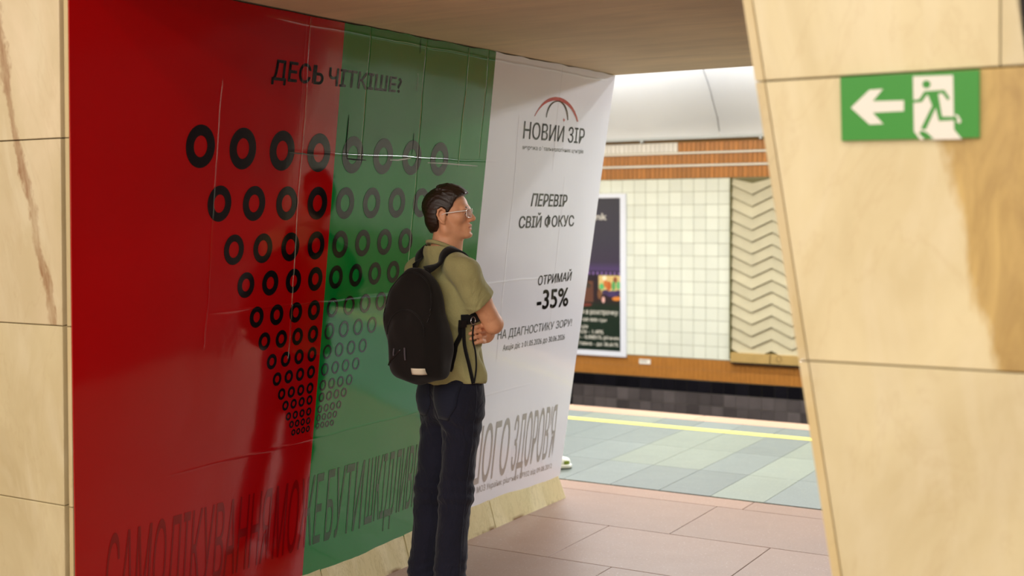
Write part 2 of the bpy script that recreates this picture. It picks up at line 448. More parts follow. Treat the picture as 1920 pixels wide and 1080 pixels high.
for k in range(4):                                   # platform-side slabs
    z0, z1 = seams[k]+G, seams[k+1]-G
    MB().slab([(LX(z0)-.01, ybk(z0), z0), (-4.55, ybk(z0), z0), (-4.55, ybk(z1), z1), (LX(z1)-.01, ybk(z1), z1)], TH, .002).build('marble_slab', M['marble'], wl)
# marble foot below the banner, flaring to the floor
fj = [2.93, 3.55, 4.2, 4.83, 5.62, 6.42]
for a, b in zip(fj[:-1], fj[1:]):
    n = 9; top = [(a+.004+(b-a-.008)*i/(n-1)) for i in range(n)]
    zt = [.150 + random.uniform(-.004, .003) for _ in top]
    vs = []; fs = []
    for y, z in zip(top, zt):
        vs += [(-3.440+random.uniform(0, .001), y, .0), (LX(z)+.002, y+(.0 if y < 6.3 else -.03), z), (LX(z)-.03, y, z), (-3.5, y, 0)]
    for i in range(n-1):
        for q in range(4):
            r = (q+1) % 4; fs.append((i*4+q, i*4+r, (i+1)*4+r, (i+1)*4+q))
    fs += [(0, 3, 2, 1), ((n-1)*4, (n-1)*4+1, (n-1)*4+2, (n-1)*4+3)]
    MB().add(vs, [f[::-1] for f in fs]).build('marble_slab', M['marble_foot'], wl)

wr = empty('wall_right'); tag(wr, 'leaning pylon clad in cream marble slabs at the right, carrying the green exit sign', 'pylon', kind='structure')
prism(lambda z: RX(z)+.022, lambda z: RXR(z)-.02, lambda z: yf(z)+TH, lambda z: ybk(z)-.02, 0, 2.48, M['mortar'], 'core', wr)
seamr = [0, .735, 1.362, 1.998, 2.478]
for k in range(4):
    z0, z1 = seamr[k]+G, seamr[k+1]-G
    l = lambda z: RX(z)+.023
    r = lambda z: RXR(z)
    if k == 3:
        for (a0, a1, b0, b1) in ((l(z0), l(z1), -.4515, -.4515), (-.4485, -.4485, r(z0), r(z1))):
            MB().slab([(a0, yf(z0), z0), (b0, yf(z0), z0), (b1, yf(z1), z1), (a1, yf(z1), z1)], TH, .002).build('marble_slab', M['marble'], wr)
    else:
        MB().slab([(l(z0), yf(z0), z0), (r(z0), yf(z0), z0), (r(z1), yf(z1), z1), (l(z1), yf(z1), z1)], TH, .002).build('marble_slab', M['marble_patch'] if k == 2 else M['marble'], wr)
    js = [0, .16, .34, .5, .68, .84, 1]               # passage side, unseen, in the invented dark cladding
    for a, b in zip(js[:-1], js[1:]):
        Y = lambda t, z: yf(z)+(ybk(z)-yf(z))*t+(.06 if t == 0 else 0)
        MB().slab([(RX(z0), Y(b, z0)-G, z0), (RX(z0), Y(a, z0)+(G if a else 0), z0), (RX(z1), Y(a, z1)+(G if a else 0), z1), (RX(z1), Y(b, z1)-G, z1)], .02, .002).build('marble_slab', M['reflect_dark'], wr)
    v = []
    for z in (z0, z1): v += [(RX(z), yf(z), z), (RX(z)+.021, yf(z), z), (RX(z)+.021, yf(z)+.058, z), (RX(z), yf(z)+.058, z)]
    MB().add(v, [(0, 3, 2, 1), (4, 5, 6, 7), (0, 1, 5, 4), (1, 2, 6, 5), (2, 3, 7, 6), (3, 0, 4, 7)]).build('marble_slab', M['marble_edge'], wr)
    MB().slab([(r(z0), ybk(z0), z0), (RX(z0)+.01, ybk(z0), z0), (RX(z1)+.01, ybk(z1), z1), (r(z1), ybk(z1), z1)], TH, .002).build('marble_slab', M['marble'], wr)
v = []
for z in (0, 2.48): v += [(RXR(z)+.004, yf(z)+.012, z), (RXR(z)+.09, yf(z)+.012, z), (RXR(z)+.09, ybk(z), z), (RXR(z)+.004, ybk(z), z)]
MB().add(v, [(0, 3, 2, 1), (4, 5, 6, 7), (0, 1, 5, 4), (1, 2, 6, 5), (2, 3, 7, 6), (3, 0, 4, 7)]).build('dark_filler', M['dark_fill'], wr)  # made-up dark sheet standing in for the darkness past the pylon's right edge

# ---- passage ceiling and hall shell
t = NT('plaster_tan'); b = lin((240, 216, 178))
n = t.noise(3, 5, .6, stretch=(.5, 2.6, 1), dist=.6); c = t.mix(n, tuple(v*.72 for v in b), tuple(v*1.2 for v in b))
c = t.mix(t.ramp(t.noise(1.1, 3), [(.4, 0.), (.7, .4)]), c, lin((200, 178, 150)))
t.col(c); t.rough(.75); t.bump(t.noise(30, 4, .6, stretch=(.4, 2, 1)), .25, .004); M['plaster'] = t.m
M['hallwall'] = flat('hall_plaster', (214, 204, 186), .8, .05)
ce = empty('ceiling'); tag(ce, 'low tan plastered ceiling of the passage between the pylons', 'ceiling', kind='structure')
v = []
for z, ya, yb in ((2.48, 2.70, 6.63), (4.6, 2.70, 6.63)):
    v += [(-16, ya, z), (9, ya, z), (9, yb, z), (-16, yb, z)]
MB().add(v, [(0, 3, 2, 1), (4, 5, 6, 7), (0, 1, 5, 4), (1, 2, 6, 5), (2, 3, 7, 6), (3, 0, 4, 7)]).build('soffit', M['plaster'], ce)
ch = tag(MB().box((-16, -7, 4.6), (9, 2.72, 4.75)).build('ceiling_hall', M['hallwall']), 'pale plaster ceiling over the hall', 'ceiling', kind='structure')
wh = tag(MB().box((-16, -7.15, 0), (9, -7, 4.6)).build('wall_hall', marble('marble_hall', base=(214, 196, 156))), 'cream wall on the far side of the hall', 'wall', kind='structure')

# ---- platform vault
cv = empty('ceiling_platform'); tag(cv, 'white curved vault panels above the track wall', 'ceiling', kind='structure')
M['vault'] = flat('vault_white', (226, 228, 230), .55, .03, 2)
prof = [(13.2, 2.49), (13.13, 2.68), (12.90, 2.98), (12.66, 3.22), (12.2, 3.56), (11.6, 3.86), (10.9, 4.07), (10, 4.22), (9, 4.26), (8, 4.22), (7.2, 4.14), (6.55, 4.05)]
x0 = -5.112-2.3*4
for k in range(10):
    xa, xb = x0+2.3*k+.008, x0+2.3*(k+1)-.008; v = []; f = []
    for (y, z) in prof: v += [(xa, y, z), (xb, y, z), (xb, y+.02, z+.03), (xa, y+.02, z+.03)]
    for i in range(len(prof)-1):
        a, c_ = i*4, i*4+4; f += [(a, c_, c_+1, a+1), (a+1, c_+1, c_+2, a+2), (a+2, c_+2, c_+3, a+3), (a+3, c_+3, c_, a)]
    MB().add(v, f).build('vault_panel', M['vault'], cv, smooth=True)
v = []; f = []
for (y, z) in prof: v += [(-16, y+.035, z+.05), (9, y+.035, z+.05)]
for i in range(len(prof)-1): f.append((i*2, i*2+2, i*2+3, i*2+1))
MB().add(v, f).build('vault_backing', M['dark'], cv)

# ---- track wall
wb = empty('wall_back'); tag(wb, 'track wall of cream tiles with brown brick bands and a dark plinth beyond the platform', 'wall', kind='structure')
MB().box((-16, YT+.008, -1.3), (9, YT+.3, 2.5)).build('backing', flat('grout', (140, 136, 104), .9, .15), wb)
M['tile'] = flat('tile_cream', (222, 226, 212), .25, .04, 5, objvar=.05)
M['tile_w'] = flat('tile_white', (226, 222, 214), .3, .05, objvar=.05)
M['brick'] = flat('brick_brown_glaze', (176, 114, 50), .35, .18, 30, objvar=.14)
M['brick2'] = flat('brick_ochre', (166, 110, 46), .4, .2, 12, objvar=.12)
M['plinth'] = flat('tile_black', (20, 19, 24), .15, .2, 10, objvar=.3)
M['plinth_g'] = flat('tile_smoky', (84, 78, 78), .12, .3, 6, objvar=.35)
def tile_mesh(w_, h, t_=.012, c=.0018): 
    return MB().slab([(-w_/2, 0, -h/2), (w_/2, 0, -h/2), (w_/2, 0, h/2), (-w_/2, 0, h/2)], t_, c).mesh('tile')
def tiles(name, x0, x1, nx, z0, z1, nz, mat, gap=.004, single=True, skip=None, part=None):
    w_, h = (x1-x0)/nx, (z1-z0)/nz
    if single:
        me = tile_mesh(w_-gap, h-gap); me.materials.append(mat)
        for i in range(nx):
            for j in range(nz):
                if skip and skip(x0+w_*(i+.5), z0+h*(j+.5)): continue
                link(name, me, wb, loc=(x0+w_*(i+.5), YT-random.uniform(0, .0012), z0+h*(j+.5)))
    else:
        mb = MB()
        for i in range(nx):
            for j in range(nz):
                x, z = x0+w_*(i+.5), z0+h*(j+.5)
                mb.slab([(x-w_/2+gap/2, YT, z-h/2+gap/2), (x+w_/2-gap/2, YT, z-h/2+gap/2), (x+w_/2-gap/2, YT, z+h/2-gap/2), (x-w_/2+gap/2, YT, z+h/2-gap/2)], .012, .0015)
        o = mb.build(name, mat, wb); o['kind'] = 'stuff'
tiles('ceramic_tile', -4.975-.148*12, -4.975, 12, -.022, 2.018, 14, M['tile'])
tiles('far_tiles', -4.975-.148*60, -4.975-.148*12, 48, -.022, 2.018, 14, M['tile'], single=False)
tiles('far_tiles', -2.7, -2.7+.148*50, 50, -.022, 2.018, 14, M['tile'], single=False)
BW = .0557
nb = 46
for (z0, z1, xs) in ((2.022, 2.152, -6.62), (2.180, 2.295, -6.62), (2.322, 2.432, -5.615)):
    n = int(round((-3.95-xs)/BW)); tiles('brick', xs, xs+n*BW, n, z0, z1, 1, M['brick'], .005)
    tiles('far_bricks', -6.62-BW*100 if xs < -6 else -6.62-BW*100, -6.62, 100, z0, z1, 1, M['brick'] if xs < -6 else M['tile_w'], .005, single=False)
    tiles('far_bricks', xs+n*BW, xs+n*BW+BW*160, 160, z0, z1, 1, M['brick'], .005, single=False)
tiles('glazed_tile', -6.62, -5.615, 18, 2.322, 2.432, 1, M['tile_w'], .005)
M['rail'] = flat('rail_grey', (190, 196, 196), .4); M['wline'] = flat('white_strip', (228, 222, 210), .5)
MB().box((-16, YT-.02, 2.155), (9, YT+.008, 2.177)).build('white_strip', M['wline'], wb)
MB().box((-16, YT-.02, 2.298), (9, YT+.008, 2.318)).build('white_strip', M['wline'], wb)
mb = MB().box((-16, YT-.05, 2.462), (9, YT-.01, 2.49)); mb.build('cable_rail', M['rail'], wb)
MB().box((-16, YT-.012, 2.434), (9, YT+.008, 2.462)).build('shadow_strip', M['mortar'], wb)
for x in (-6.04, -4.62, -7.46, -3.2):
    MB().box((x-.012, YT-.055, 2.435), (x+.012, YT-.012, 2.49)).build('rail_bracket', M['rail'], wb)
tiles('brick_course', -9, -9+.056*160, 160, -.268, -.030, 2, M['brick2'], .0015, single=False)
MB().box((-16, YT-.012, -.268), (-9.0, YT+.008, -.03)).build('ochre_band', M['brick2'], wb)
tiles('plinth_tile', -6.98, -6.98+.148*20, 20, -.415, -.272, 1, M['plinth'], .003)
tiles('smoky_tile', -6.98, -6.98+.148*20, 20, -.415-.142*4, -.415, 4, M['plinth_g'], .003)
tiles('far_plinth', -6.98-.148*40, -6.98, 40, -.983, -.272, 5, M['plinth'], .003, single=False)
tiles('far_plinth', -6.98+.148*20, -6.98+.148*60, 40, -.983, -.272, 5, M['plinth'], .003, single=False)
# chevron relief
M['relief'] = flat('relief_grey_cream', (186, 178, 148), .6, .12, 6, bump=.2, bscale=25, objvar=.06)
M['frame_o'] = flat('beam_ochre', (178, 148, 88), .6, .15, 8)
cx0, hp, amp = -4.955, .232, .108
rowh = .1305
zb = .085
dips = [0, -1, 0, -1, 0, -1, 0, -1, 0, -1]
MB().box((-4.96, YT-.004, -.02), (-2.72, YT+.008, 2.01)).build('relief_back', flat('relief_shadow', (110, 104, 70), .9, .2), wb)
for k in range(15):
    zt = zb+.02+rowh*(k+1); v = []; f = []
    for i in range(10):
        x = cx0+hp*i; d = dips[i]*amp
        zt_, zb_ = min(zt+d+.0, 2.008), min(max(zt+d-rowh+.010, -.0), 2.0)
        zt_ = max(zt_, zb_+.003)
        v += [(x, YT-.010, zt_), (x, YT-.030, zb_), (x, YT-.002, zb_), (x, YT-.002, zt_)]
    for i in range(9):
        for q in range(4):
            r = (q+1) % 4; f.append((i*4+q, i*4+r, i*4+4+r, i*4+4+q))
    f += [(0, 3, 2, 1), (36, 37, 38, 39)]
    MB().add(v, f).build('relief_course', M['relief'], wb)
MB().box((-4.972, YT-.05, -.0), (-4.958, YT, 2.018)).build('joint_strip', flat('joint_dark', (96, 92, 44), .8), wb)
for (a, b) in ((-4.955, -4.50), (-4.49, -4.14), (-4.13, -3.4), (-3.39, -2.72)):
    MB().slab([(a, YT-.06, -.03), (b, YT-.06, -.03), (b, YT-.06, .075), (a, YT-.06, .075)], .06, .004).build('beam_panel', M['frame_o'], wb)
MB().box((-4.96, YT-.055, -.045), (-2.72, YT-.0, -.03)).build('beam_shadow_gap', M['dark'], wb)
mb = MB(); mb.tube([(-4.395+.026*math.cos(a), YT-.061, .03+.036*math.sin(a)) for a in np.linspace(0, 2*math.pi, 20)[:-1]], .003, 5, closed=True)
mb.build('round_mark', M['mortar'], wb)
# small paper plate under the tiles
a = T(1199, 673); b = T(1220, 683)
np_ = MB().box((a[0], YT-.009, b[1]), (b[0], YT-.001, a[1])).build('number_plate', flat('plate_white', (235, 232, 222), .5), None)
tag(np_, 'small white number plate on the brown band below the cream tiles', 'plate')
mb = MB()
for i in range(7): mb.box((a[0]+.014+.013*i, YT-.0105, b[1]+.022), (a[0]+.020+.013*i, YT-.0095, b[1]+.046))
mb.build('plate_print', flat('plate_ink', (150, 140, 132), .6), np_)

# ================================================================== BANNER
bn = empty('vinyl_banner', (XB, 4.6, 0)); bn.location = (0, 0, 0)
tag(bn, 'large glossy red, green and white vinyl banner stretched over the left pylon wall', 'banner')
def ynear(z): return yf(z)+.002
def yfar(z): return 6.398+.083*z
def field(name, ya, yb, mat, ny=24, nz=30, ztop=2.478):
    vs = []; f = []
    U = np.linspace(0, 1, ny+1); V = np.linspace(0, 1, nz+1)
    for j, vv in enumerate(V):
        for i, u in enumerate(U):
            z = .128+(ztop-.128)*vv
            if j == 0: z += random.uniform(-.003, .006)
            if j == nz: z += random.uniform(-.006, .002)
            y = ya(z)+(yb(z)-ya(z))*u; vs.append((y, z))
    co = on_banner(np.array(vs)); W = ny+1
    f = [(j*W+i, j*W+i+1, (j+1)*W+i+1, (j+1)*W+i) for j in range(nz) for i in range(ny)]
    rimi = [i for i in range(W)]+[j*W+ny for j in range(1, nz+1)]+[nz*W+i for i in range(ny-1, -1, -1)]+[j*W for j in range(nz-1, 0, -1)]
    n0 = len(co); front = co[rimi]; back = front-NB*.005; co = np.vstack([co, front, back]); R = len(rimi)
    nf_ = len(f); f += [(n0+i, n0+R+i, n0+R+(i+1) % R, n0+(i+1) % R) for i in range(R)]
    me = mesh(name, co, f, True)
    me.polygons.foreach_set('use_smooth', [True]*nf_+[False]*R)
    return link(name, me, bn, mat)
field('red_field', ynear, lambda z: YRG, M['v_red'], 16)['label'] = 'red field of the banner'
field('green_field', lambda z: YRG, lambda z: YGW, M['v_green'], 16)['label'] = 'green field of the banner'
field('white_field', lambda z: YGW, yfar, M['v_white'], 16)['label'] = 'white field of the banner'
rows = [
 (82, [(373,274),(453,279),(527,282),(595,286)], [(659,290),(717,293),(771,295),(822,298)], .46, .46),
 (68, [(408.8,381.4),(474.8,381.4),(535,381),(592,380.5)], [(644.6,380.5),(696,380.3),(743.6,380),(788.4,380)], .47, .50),
 (57, [(436,467.8),(491,465.3),(541,462),(589,459.6)], [(634.9,457.6),(678.4,455),(720,452.7),(759,451.5)], .50, .52),
 (48, [(458.3,534),(502.7,530.7),(546,526),(587.3,522.3)], [(626.7,519),(664.7,515.3),(700.7,512.3),(735.7,509.3)], .46, .52),
 (39.5, [(478,594),(515.3,589.3),(550.3,585),(584.7,580.7)], [(620,576.3),(652.3,572.3),(683,568.7),(712,564.3)], .46, .62),
 (33.5, [(492.3,639.3),(523.3,635),(554,629.7),(583,625.7)], [(614.3,620.3),(642.3,616.7),(669,612.3),(695,608.7)], .48, .66),
 (28.5, [(506,677.3),(531.3,672.7),(556.7,668.3),(581.3,663.7)], [(610.3,659),(633.3,655),(656,651),(677.7,647.3)], .48, .66),
 (25, [(516,710),(537.3,705.7),(558.7,701),(579.7,696.7)], [(606,692),(626,688.7),(645.7,684.3),(664.7,681)], .48, .64),
 (21.5, [(524.7,738),(542.7,734.3),(560.3,731),(578,727)], [(602.3,721.7),(619.3,718),(636,714.7),(652.3,711.3)], .48, .62),
 (18.5, [(532,759.7),(547,756),(562.3,752.7),(577.3,749.3)], [(600.3,744.3),(615,740.7),(629,737.3),(642.3,735)], .48, .6),
 (15.5, [(537.7,780),(550,777.3),(563.3,774.7),(576,771)], [(597.3,766.7),(609.3,763.7),(621.3,760.7),(633,758)], .46, .58),
 (13.5, [(543.7,795),(554.3,792.7),(565,790.3),(575.3,788.3)], [(595,783),(605.7,780.7),(616,777.7),(625.7,776)], .46, .56),
 (12, [(547.3,810),(556,807.7),(565.7,805.3),(574.7,803.3)], [(593.3,797.7),(602.3,795.7),(611.3,793),(620,792)], .46, .54)]
vs, fs = [], []
def ring(cy, cz, ry, rz, inn, n=36):
    b0 = len(vs)
    for k in range(n):
        a = 2*math.pi*k/n
        vs.append((cy+ry*math.cos(a), cz+rz*math.sin(a))); vs.append((cy+ry*inn*math.cos(a), cz+rz*inn*1.08*math.sin(a)))
    for k in range(n):
        m = (k+1) % n; fs.append((b0+2*k, b0+2*m, b0+2*m+1, b0+2*k+1))
for h, rr, gg, ir, ig in rows:
    for lst, inn in ((rr, ir), (gg, ig)):
        y0, z0 = B(*lst[0]); y3, z3 = B(*lst[3])
        rz0 = abs(B(rr[0][0], rr[0][1]-h/2)[1]-B(rr[0][0], rr[0][1]+h/2)[1])/2
        for i in range(4):
            ring(y0+(y3-y0)*i/3, z0+(z3-z0)*i/3, rz0*.93, rz0, inn)
banner_print('ring_print', np.array(vs), fs, [M['v_black']]*3, bn)['label'] = 'rows of black rings shrinking towards the bottom'
def btext(body, px, mats, weight=0., sp=1., name='lettering', yz=None):
    """weight: half the extra stroke width in metres, printed as slightly shifted copies"""
    uv, f, wd = text_flat(body, sp); c = yz if yz else [B(*p) for p in px]; P = quadmap(uv, c)
    for w_ in sorted(set(wd)):
        ff = [q for q, k in zip(f, wd) if k == w_]; used = sorted({i for q in ff for i in q}); mp = {i: n for n, i in enumerate(used)}
        ff = [tuple(mp[i] for i in q) for q in ff]; V = P[used]; vs_, fs_ = [], []
        for dx, dz in ([(0, 0)] if weight <= 0 else [(0, 0), (weight, 0), (-weight, 0), (0, weight*.7), (0, -weight*.7), (weight*.6, weight*.5), (-weight*.6, -weight*.5), (-weight*.6, weight*.5), (weight*.6, -weight*.5)]):
            n = len(vs_); vs_ += [tuple(p) for p in V+np.array([dx, dz])]; fs_ += [tuple(i+n for i in q) for q in ff]
        banner_print(name, np.array(vs_), fs_, mats if isinstance(mats, list) else [mats]*3, bn)
btext('ДЕСЬ ЧІТКІШЕ?', [(511, 110.5), (752, 146), (748.5, 179), (506, 157)], M['v_black'], .0024)
btext('НОВИИ ЗІР', [(981, 226.6), (1096, 241), (1093.6, 270), (978, 259.7)], M['v_slate'], .0006)
btext('мережа офтальмологічних центрів', [(977.5, 270.7), (1093, 279.8), (1092.4, 289.6), (976.9, 282)], M['v_slate'], -.004)
btext('ПЕРЕВІР', [(996.4, 362.2), (1062.2, 365.3), (1060, 387), (992, 386)], M['v_black'], .0020)
btext('СВІЙ ФОКУС', [(972.4, 399), (1074.7, 397.5), (1073.3, 424.6), (968.9, 428.5)], M['v_black'], .0017)
btext('ОТРИМАЙ', [(1008.5, 512), (1070.6, 504), (1067.4, 525.5), (1006, 535)], M['v_black'], .0012)
btext('-35%', [(1006.2, 545), (1063.7, 539.3), (1062, 572.5), (1004.6, 581)], M['v_black'], .0042)
btext('НА ДІАГНОСТИКУ ЗОРУ!', [(932, 619), (1070.6, 596.5), (1068.3, 613.5), (930, 640)], M['v_slate'], .0)
btext('Акція діє з 01.05.2026 до 30.06.2026', [(941.3, 646), (1056.8, 625), (1055.6, 638), (940, 660)], M['v_slate'], -.004)
btext('МОЗ України: рішення №932 від 09.08.2012', [(893, 912), (1032, 867), (1031, 879), (891.5, 928)], M['v_grey'], .0)
low = [M['v_dred'], M['v_dgreen'], M['v_grey']]
def YZ(px, py, z=.58): return B(px, py)[0]
words = [('САМОЛІКУВАННЯ', 2.985, YZ(508.9, 916)), ('МОЖЕ', YZ(517, 912), YZ(606.7, 884)), ('БУТИ', YZ(615, 880), YZ(682, 863)), ('ШКІДЛИВИМ', YZ(689, 862), 4.985), ('ДЛЯ', 5.02, 5.16), ('ВАШОГО', 5.20, YZ(958.6, 778)), ("ЗДОРОВ'Я", YZ(966, 775), YZ(1043.5, 753))]
for wd, ya, yb in words:
    desc = 'Д' in wd
    btext(wd, None, low, 0, name='warning_lettering', yz=[(ya, .582), (yb, .582), (yb, .262 if not desc else .205), (ya, .262 if not desc else .205)])
# logo arcs, drawn as tapering crescents
def crescent(pts_out, pts_in, mat, name):
    n = 18
    def curve(p):
        p = np.array([B(*q) for q in p]); tt = np.linspace(0, 1, n)[:, None]
        # Catmull-Rom style through given points
        t0 = np.linspace(0, 1, len(p)); 
        co = np.polyfit(t0, p, min(4, len(p)-1)); return sum(co[i]*tt**(len(co)-1-i) for i in range(len(co)))
    a, b_ = curve(pts_out), curve(pts_in); v = np.vstack([a, b_]); f = [(i, i+1, n+i+1, n+i) for i in range(n-1)]
    banner_print(name, v, f, [mat]*3, bn)
z7 = lambda x, y: (960+x/8.307, 170+y/8.307)
crescent([z7(328, 392), z7(430, 215), z7(560, 120), z7(680, 100), z7(810, 140), z7(940, 270), z7(1020, 480)],
         [z7(336, 395), z7(440, 245), z7(565, 170), z7(680, 158), z7(800, 195), z7(915, 300), z7(1000, 482)], M['v_lred'], 'logo')
crescent([z7(505, 415), z7(545, 265), z7(600, 180), z7(690, 155), z7(780, 180), z7(830, 280), z7(862, 455)],
         [z7(516, 415), z7(560, 280), z7(612, 200), z7(690, 172), z7(765, 200), z7(812, 300), z7(846, 458)], M['v_black'], 'logo')
cs = [z7(790, 420), z7(798, 447), z7(812, 455), z7(798, 464), z7(790, 492), z7(782, 464), z7(768, 455), z7(782, 447)]
banner_print('logo', np.array([B(*p) for p in cs]), [(0, 1, 2, 3, 4, 5, 6, 7)], [M['v_lred']]*3, bn)
# tears, a dark crease, and pale streaks painted in as crease highlights
def streak(pts, w0, mat, name, off=.0016):
    p = [B(*q) for q in pts]; v = []; n = len(p)
    for i, q in enumerate(p):
        a, c = np.array(p[max(i-1, 0)]), np.array(p[min(i+1, n-1)]); d = c-a; d = d/np.linalg.norm(d); nn = np.array([-d[1], d[0]])
        w_ = w0*(.25+.75*math.sin(math.pi*(i+.5)/n))*random.uniform(.6, 1.2); v += [tuple(np.array(q)+nn*w_/2), tuple(np.array(q)-nn*w_/2)]
    banner_print(name, np.array(v), [(2*i, 2*i+1, 2*i+3, 2*i+2) for i in range(n-1)], [mat]*3, bn, off)
streak([(651, 215), (649, 240), (646.5, 265), (646, 285), (648, 297), (662, 299), (684, 300)], .008, M['tear'], 'tear')
streak([(775, 250), (773, 270), (771, 290)], .005, M['tear'], 'tear')
streak([(788, 70), (787, 85), (786, 100)], .004, M['tear'], 'tear')
streak([(540, 285), (552, 287), (566, 288), (578, 290), (592, 292)], .005, M['v_slate'], 'crease')
streak([(730, 300), (745, 300), (758, 298), (769, 296)], .006, M['crease_hl'], 'crease')
streak([(800, 305), (830, 306), (865, 309), (893, 311)], .005, M['crease_hl'], 'crease')
streak([(782, 137), (782, 147), (781, 158), (779, 170)], .003, M['crease_hl'], 'crease')
streak([(573, 38), (569, 90), (565, 150), (560, 220), (556, 275)], .0025, flat('crease_highlight_pink', (205, 90, 90), .5), 'crease')

# ================================================================== EXIT SIGN
sg = empty('exit_sign'); tag(sg, 'green emergency exit sign with white arrow and running figure on the right marble pylon', 'sign')
GRN = flat('sign_green', (66, 150, 62), .35); WHT = flat('sign_white', (238, 234, 222), .35)
def SG(zx, zy, off=.012):
    p = PF(1380+zx/2.7, zy/2.7); n = np.array([0, -1, -LF]); n /= np.linalg.norm(n); return p+n*off
def sign_poly(pts, mat, name, off, parent=sg):
    p = [SG(x, y, off) for x, y in pts]; bm = bmesh.new(); f = bm.faces.new([bm.verts.new(q) for q in p])
    f.normal_update()
    if f.normal.y > 0: f.normal_flip()
    bmesh.ops.triangulate(bm, faces=bm.faces[:]); me = bpy.data.meshes.new(name); bm.to_mesh(me); bm.free(); return link(name, me, parent, mat)
q = [SG(542, 713), SG(1237, 697), SG(1237, 352), SG(535, 392)]
MB().slab(q, .011, .001).build('sign_plate', GRN, sg)
sign_poly([(590, 545), (683, 455), (752, 450), (700, 512), (857, 508), (857, 562), (700, 570), (753, 627), (683, 630)], WHT, 'arrow', .0126)
sign_poly([(903, 387), (1105, 380), (1110, 655), (1150, 703), (988, 706), (960, 664), (948, 660), (930, 672), (962, 706), (940, 706), (908, 665)], WHT, 'doorway', .0126)
sh = [(971+21*math.cos(a), 427+20*math.sin(a)) for a in np.linspace(0, 2*math.pi, 17)[:-1]]
sign_poly(sh, GRN, 'running_figure', .0132)
sign_poly([(960, 462), (1062, 455), (1090, 498), (1078, 508), (1052, 472), (1030, 474), (1050, 590), (1128, 590), (1138, 606), (1034, 612), (1018, 545), (968, 655), (942, 652), (1000, 535), (978, 480), (972, 482), (948, 516), (905, 520), (905, 506), (935, 502)], GRN, 'running_figure', .0132)
sign_poly([(1110, 578), (1130, 582), (1146, 610), (1140, 625), (1118, 612), (1132, 606)], WHT, 'running_foot', .0134)
sign_poly([(950, 668), (972, 668), (1008, 702), (985, 702)], GRN, 'doorway_shadow', .0134)

# ================================================================== POSTER
ps = empty('bank_poster'); tag(ps, 'dark purple and green advertising poster in a white frame on the cream tiled wall', 'poster')
fx0, fx1, fz0, fz1 = -7.45, T(1175, 500)[0], T(1172, 669)[1], T(1172, 363)[1]
PX0, PX1, PZ0, PZ1 = fx0+.06, T(1165, 500)[0], T(1166, 659)[1], T(1163, 371)[1]
FR = flat('frame_white', (222, 226, 236), .35)
MB().box((fx0, YT-.03, PZ1), (fx1, YT-.001, fz1)).box((fx0, YT-.03, fz0), (fx1, YT-.001, PZ0)).box((fx0, YT-.03, PZ0), (PX0, YT-.001, PZ1)).box((PX1, YT-.03, PZ0), (fx1, YT-.001, PZ1)).build('poster_frame', FR, ps)
t = NT('poster_print'); s = t.n.new('ShaderNodeSeparateXYZ'); t.link(t.pos(), s.inputs[0])
c = t.ramp(t.math('DIVIDE', t.math('SUBTRACT', s.outputs[2], PZ0), PZ1-PZ0), [(0, lin((12, 34, 24))), (.29, lin((14, 36, 22))), (.34, lin((40, 22, 30))), (.51, lin((30, 22, 34))), (.535, lin((76, 58, 104))), (.58, lin((56, 48, 68))), (.72, lin((54, 52, 66))), (1, lin((50, 50, 60)))])
t.col(c); t.rough(.35)
MB().box((PX0, YT-.022, PZ0), (PX1, YT-.001, PZ1)).build('poster_sheet', t.m, ps)
def ptxt(body, x1, y, h, x0=None, weight=.01):
    """right edge px x1 at px y; printed as wide as its letters need"""
    uv, f, _w = text_flat(body); xr, z = T(x1, y); hh = h/2337*15.2
    W = (T(x1, y)[0]-T(x0, y)[0]) 
    v = [(xr-W+u*W, YT-.0235, z-hh/2+w_*hh) for u, w_ in uv]
    for k in sorted(set(_w)):
        ff = [q for q, kk in zip(f, _w) if kk == k]; used = sorted({i for q in ff for i in q}); mp = {i: n for n, i in enumerate(used)}
        link('poster_lettering', mesh('poster_lettering', [v[i] for i in used], [tuple(mp[i] for i in q) for q in ff]), ps, WHT)
ptxt('nk', 1139, 406, 12, 1119, .03)
ptxt('купуй товари в розстрочку:', 1161, 587, 12, 1040, .03)
ptxt('від 1 000 до 100 000 грн', 1139, 601, 8, 1040, .02)
ptxt('до 24 місяців', 1104, 612, 8, 1046, .02)
ptxt('щомісячна комісія - 1,49%', 1133, 623, 9, 1020, .02)
ptxt('процентна ставка - 0,0001% річних', 1163, 635, 9, 1010, .02)
ptxt('реальна річна % ставка - до 36,61%', 1161, 647, 9, 1010, .02)
def pblob(x, y, rx, ry, c, n=12, ang=0, off=.0228):
    v = []
    for k in range(n):
        a = 2*math.pi*k/n; dx, dy = rx*math.cos(a), ry*math.sin(a); v.append(T(x+dx*math.cos(ang)-dy*math.sin(ang), y+dx*math.sin(ang)+dy*math.cos(ang)))
    me = mesh('poster_picture', [(p[0], YT-off, p[1]) for p in v], [tuple(range(n))[::-1]]); link('poster_picture', me, ps, pblob_m(c))
_pm = {}
def pblob_m(c):
    if c not in _pm: _pm[c] = flat('print_%d_%d_%d' % c, c, .4)
    return _pm[c]
def prect(x0, y0, x1, y1, c, off=.0225):
    a, b_ = T(x0, y0), T(x1, y1); me = mesh('poster_picture', [(a[0], YT-off, b_[1]), (b_[0], YT-off, b_[1]), (b_[0], YT-off, a[1]), (a[0], YT-off, a[1])], [(0, 1, 2, 3)]); link('poster_picture', me, ps, pblob_m(c))
prect(1090, 526, 1114, 566, (96, 58, 44)); prect(1124, 516, 1166, 552, (214, 186, 120))
for i in range(8): pblob(1106+i*8, 512+i*.2, 2, 3, (128, 98, 160), 8)
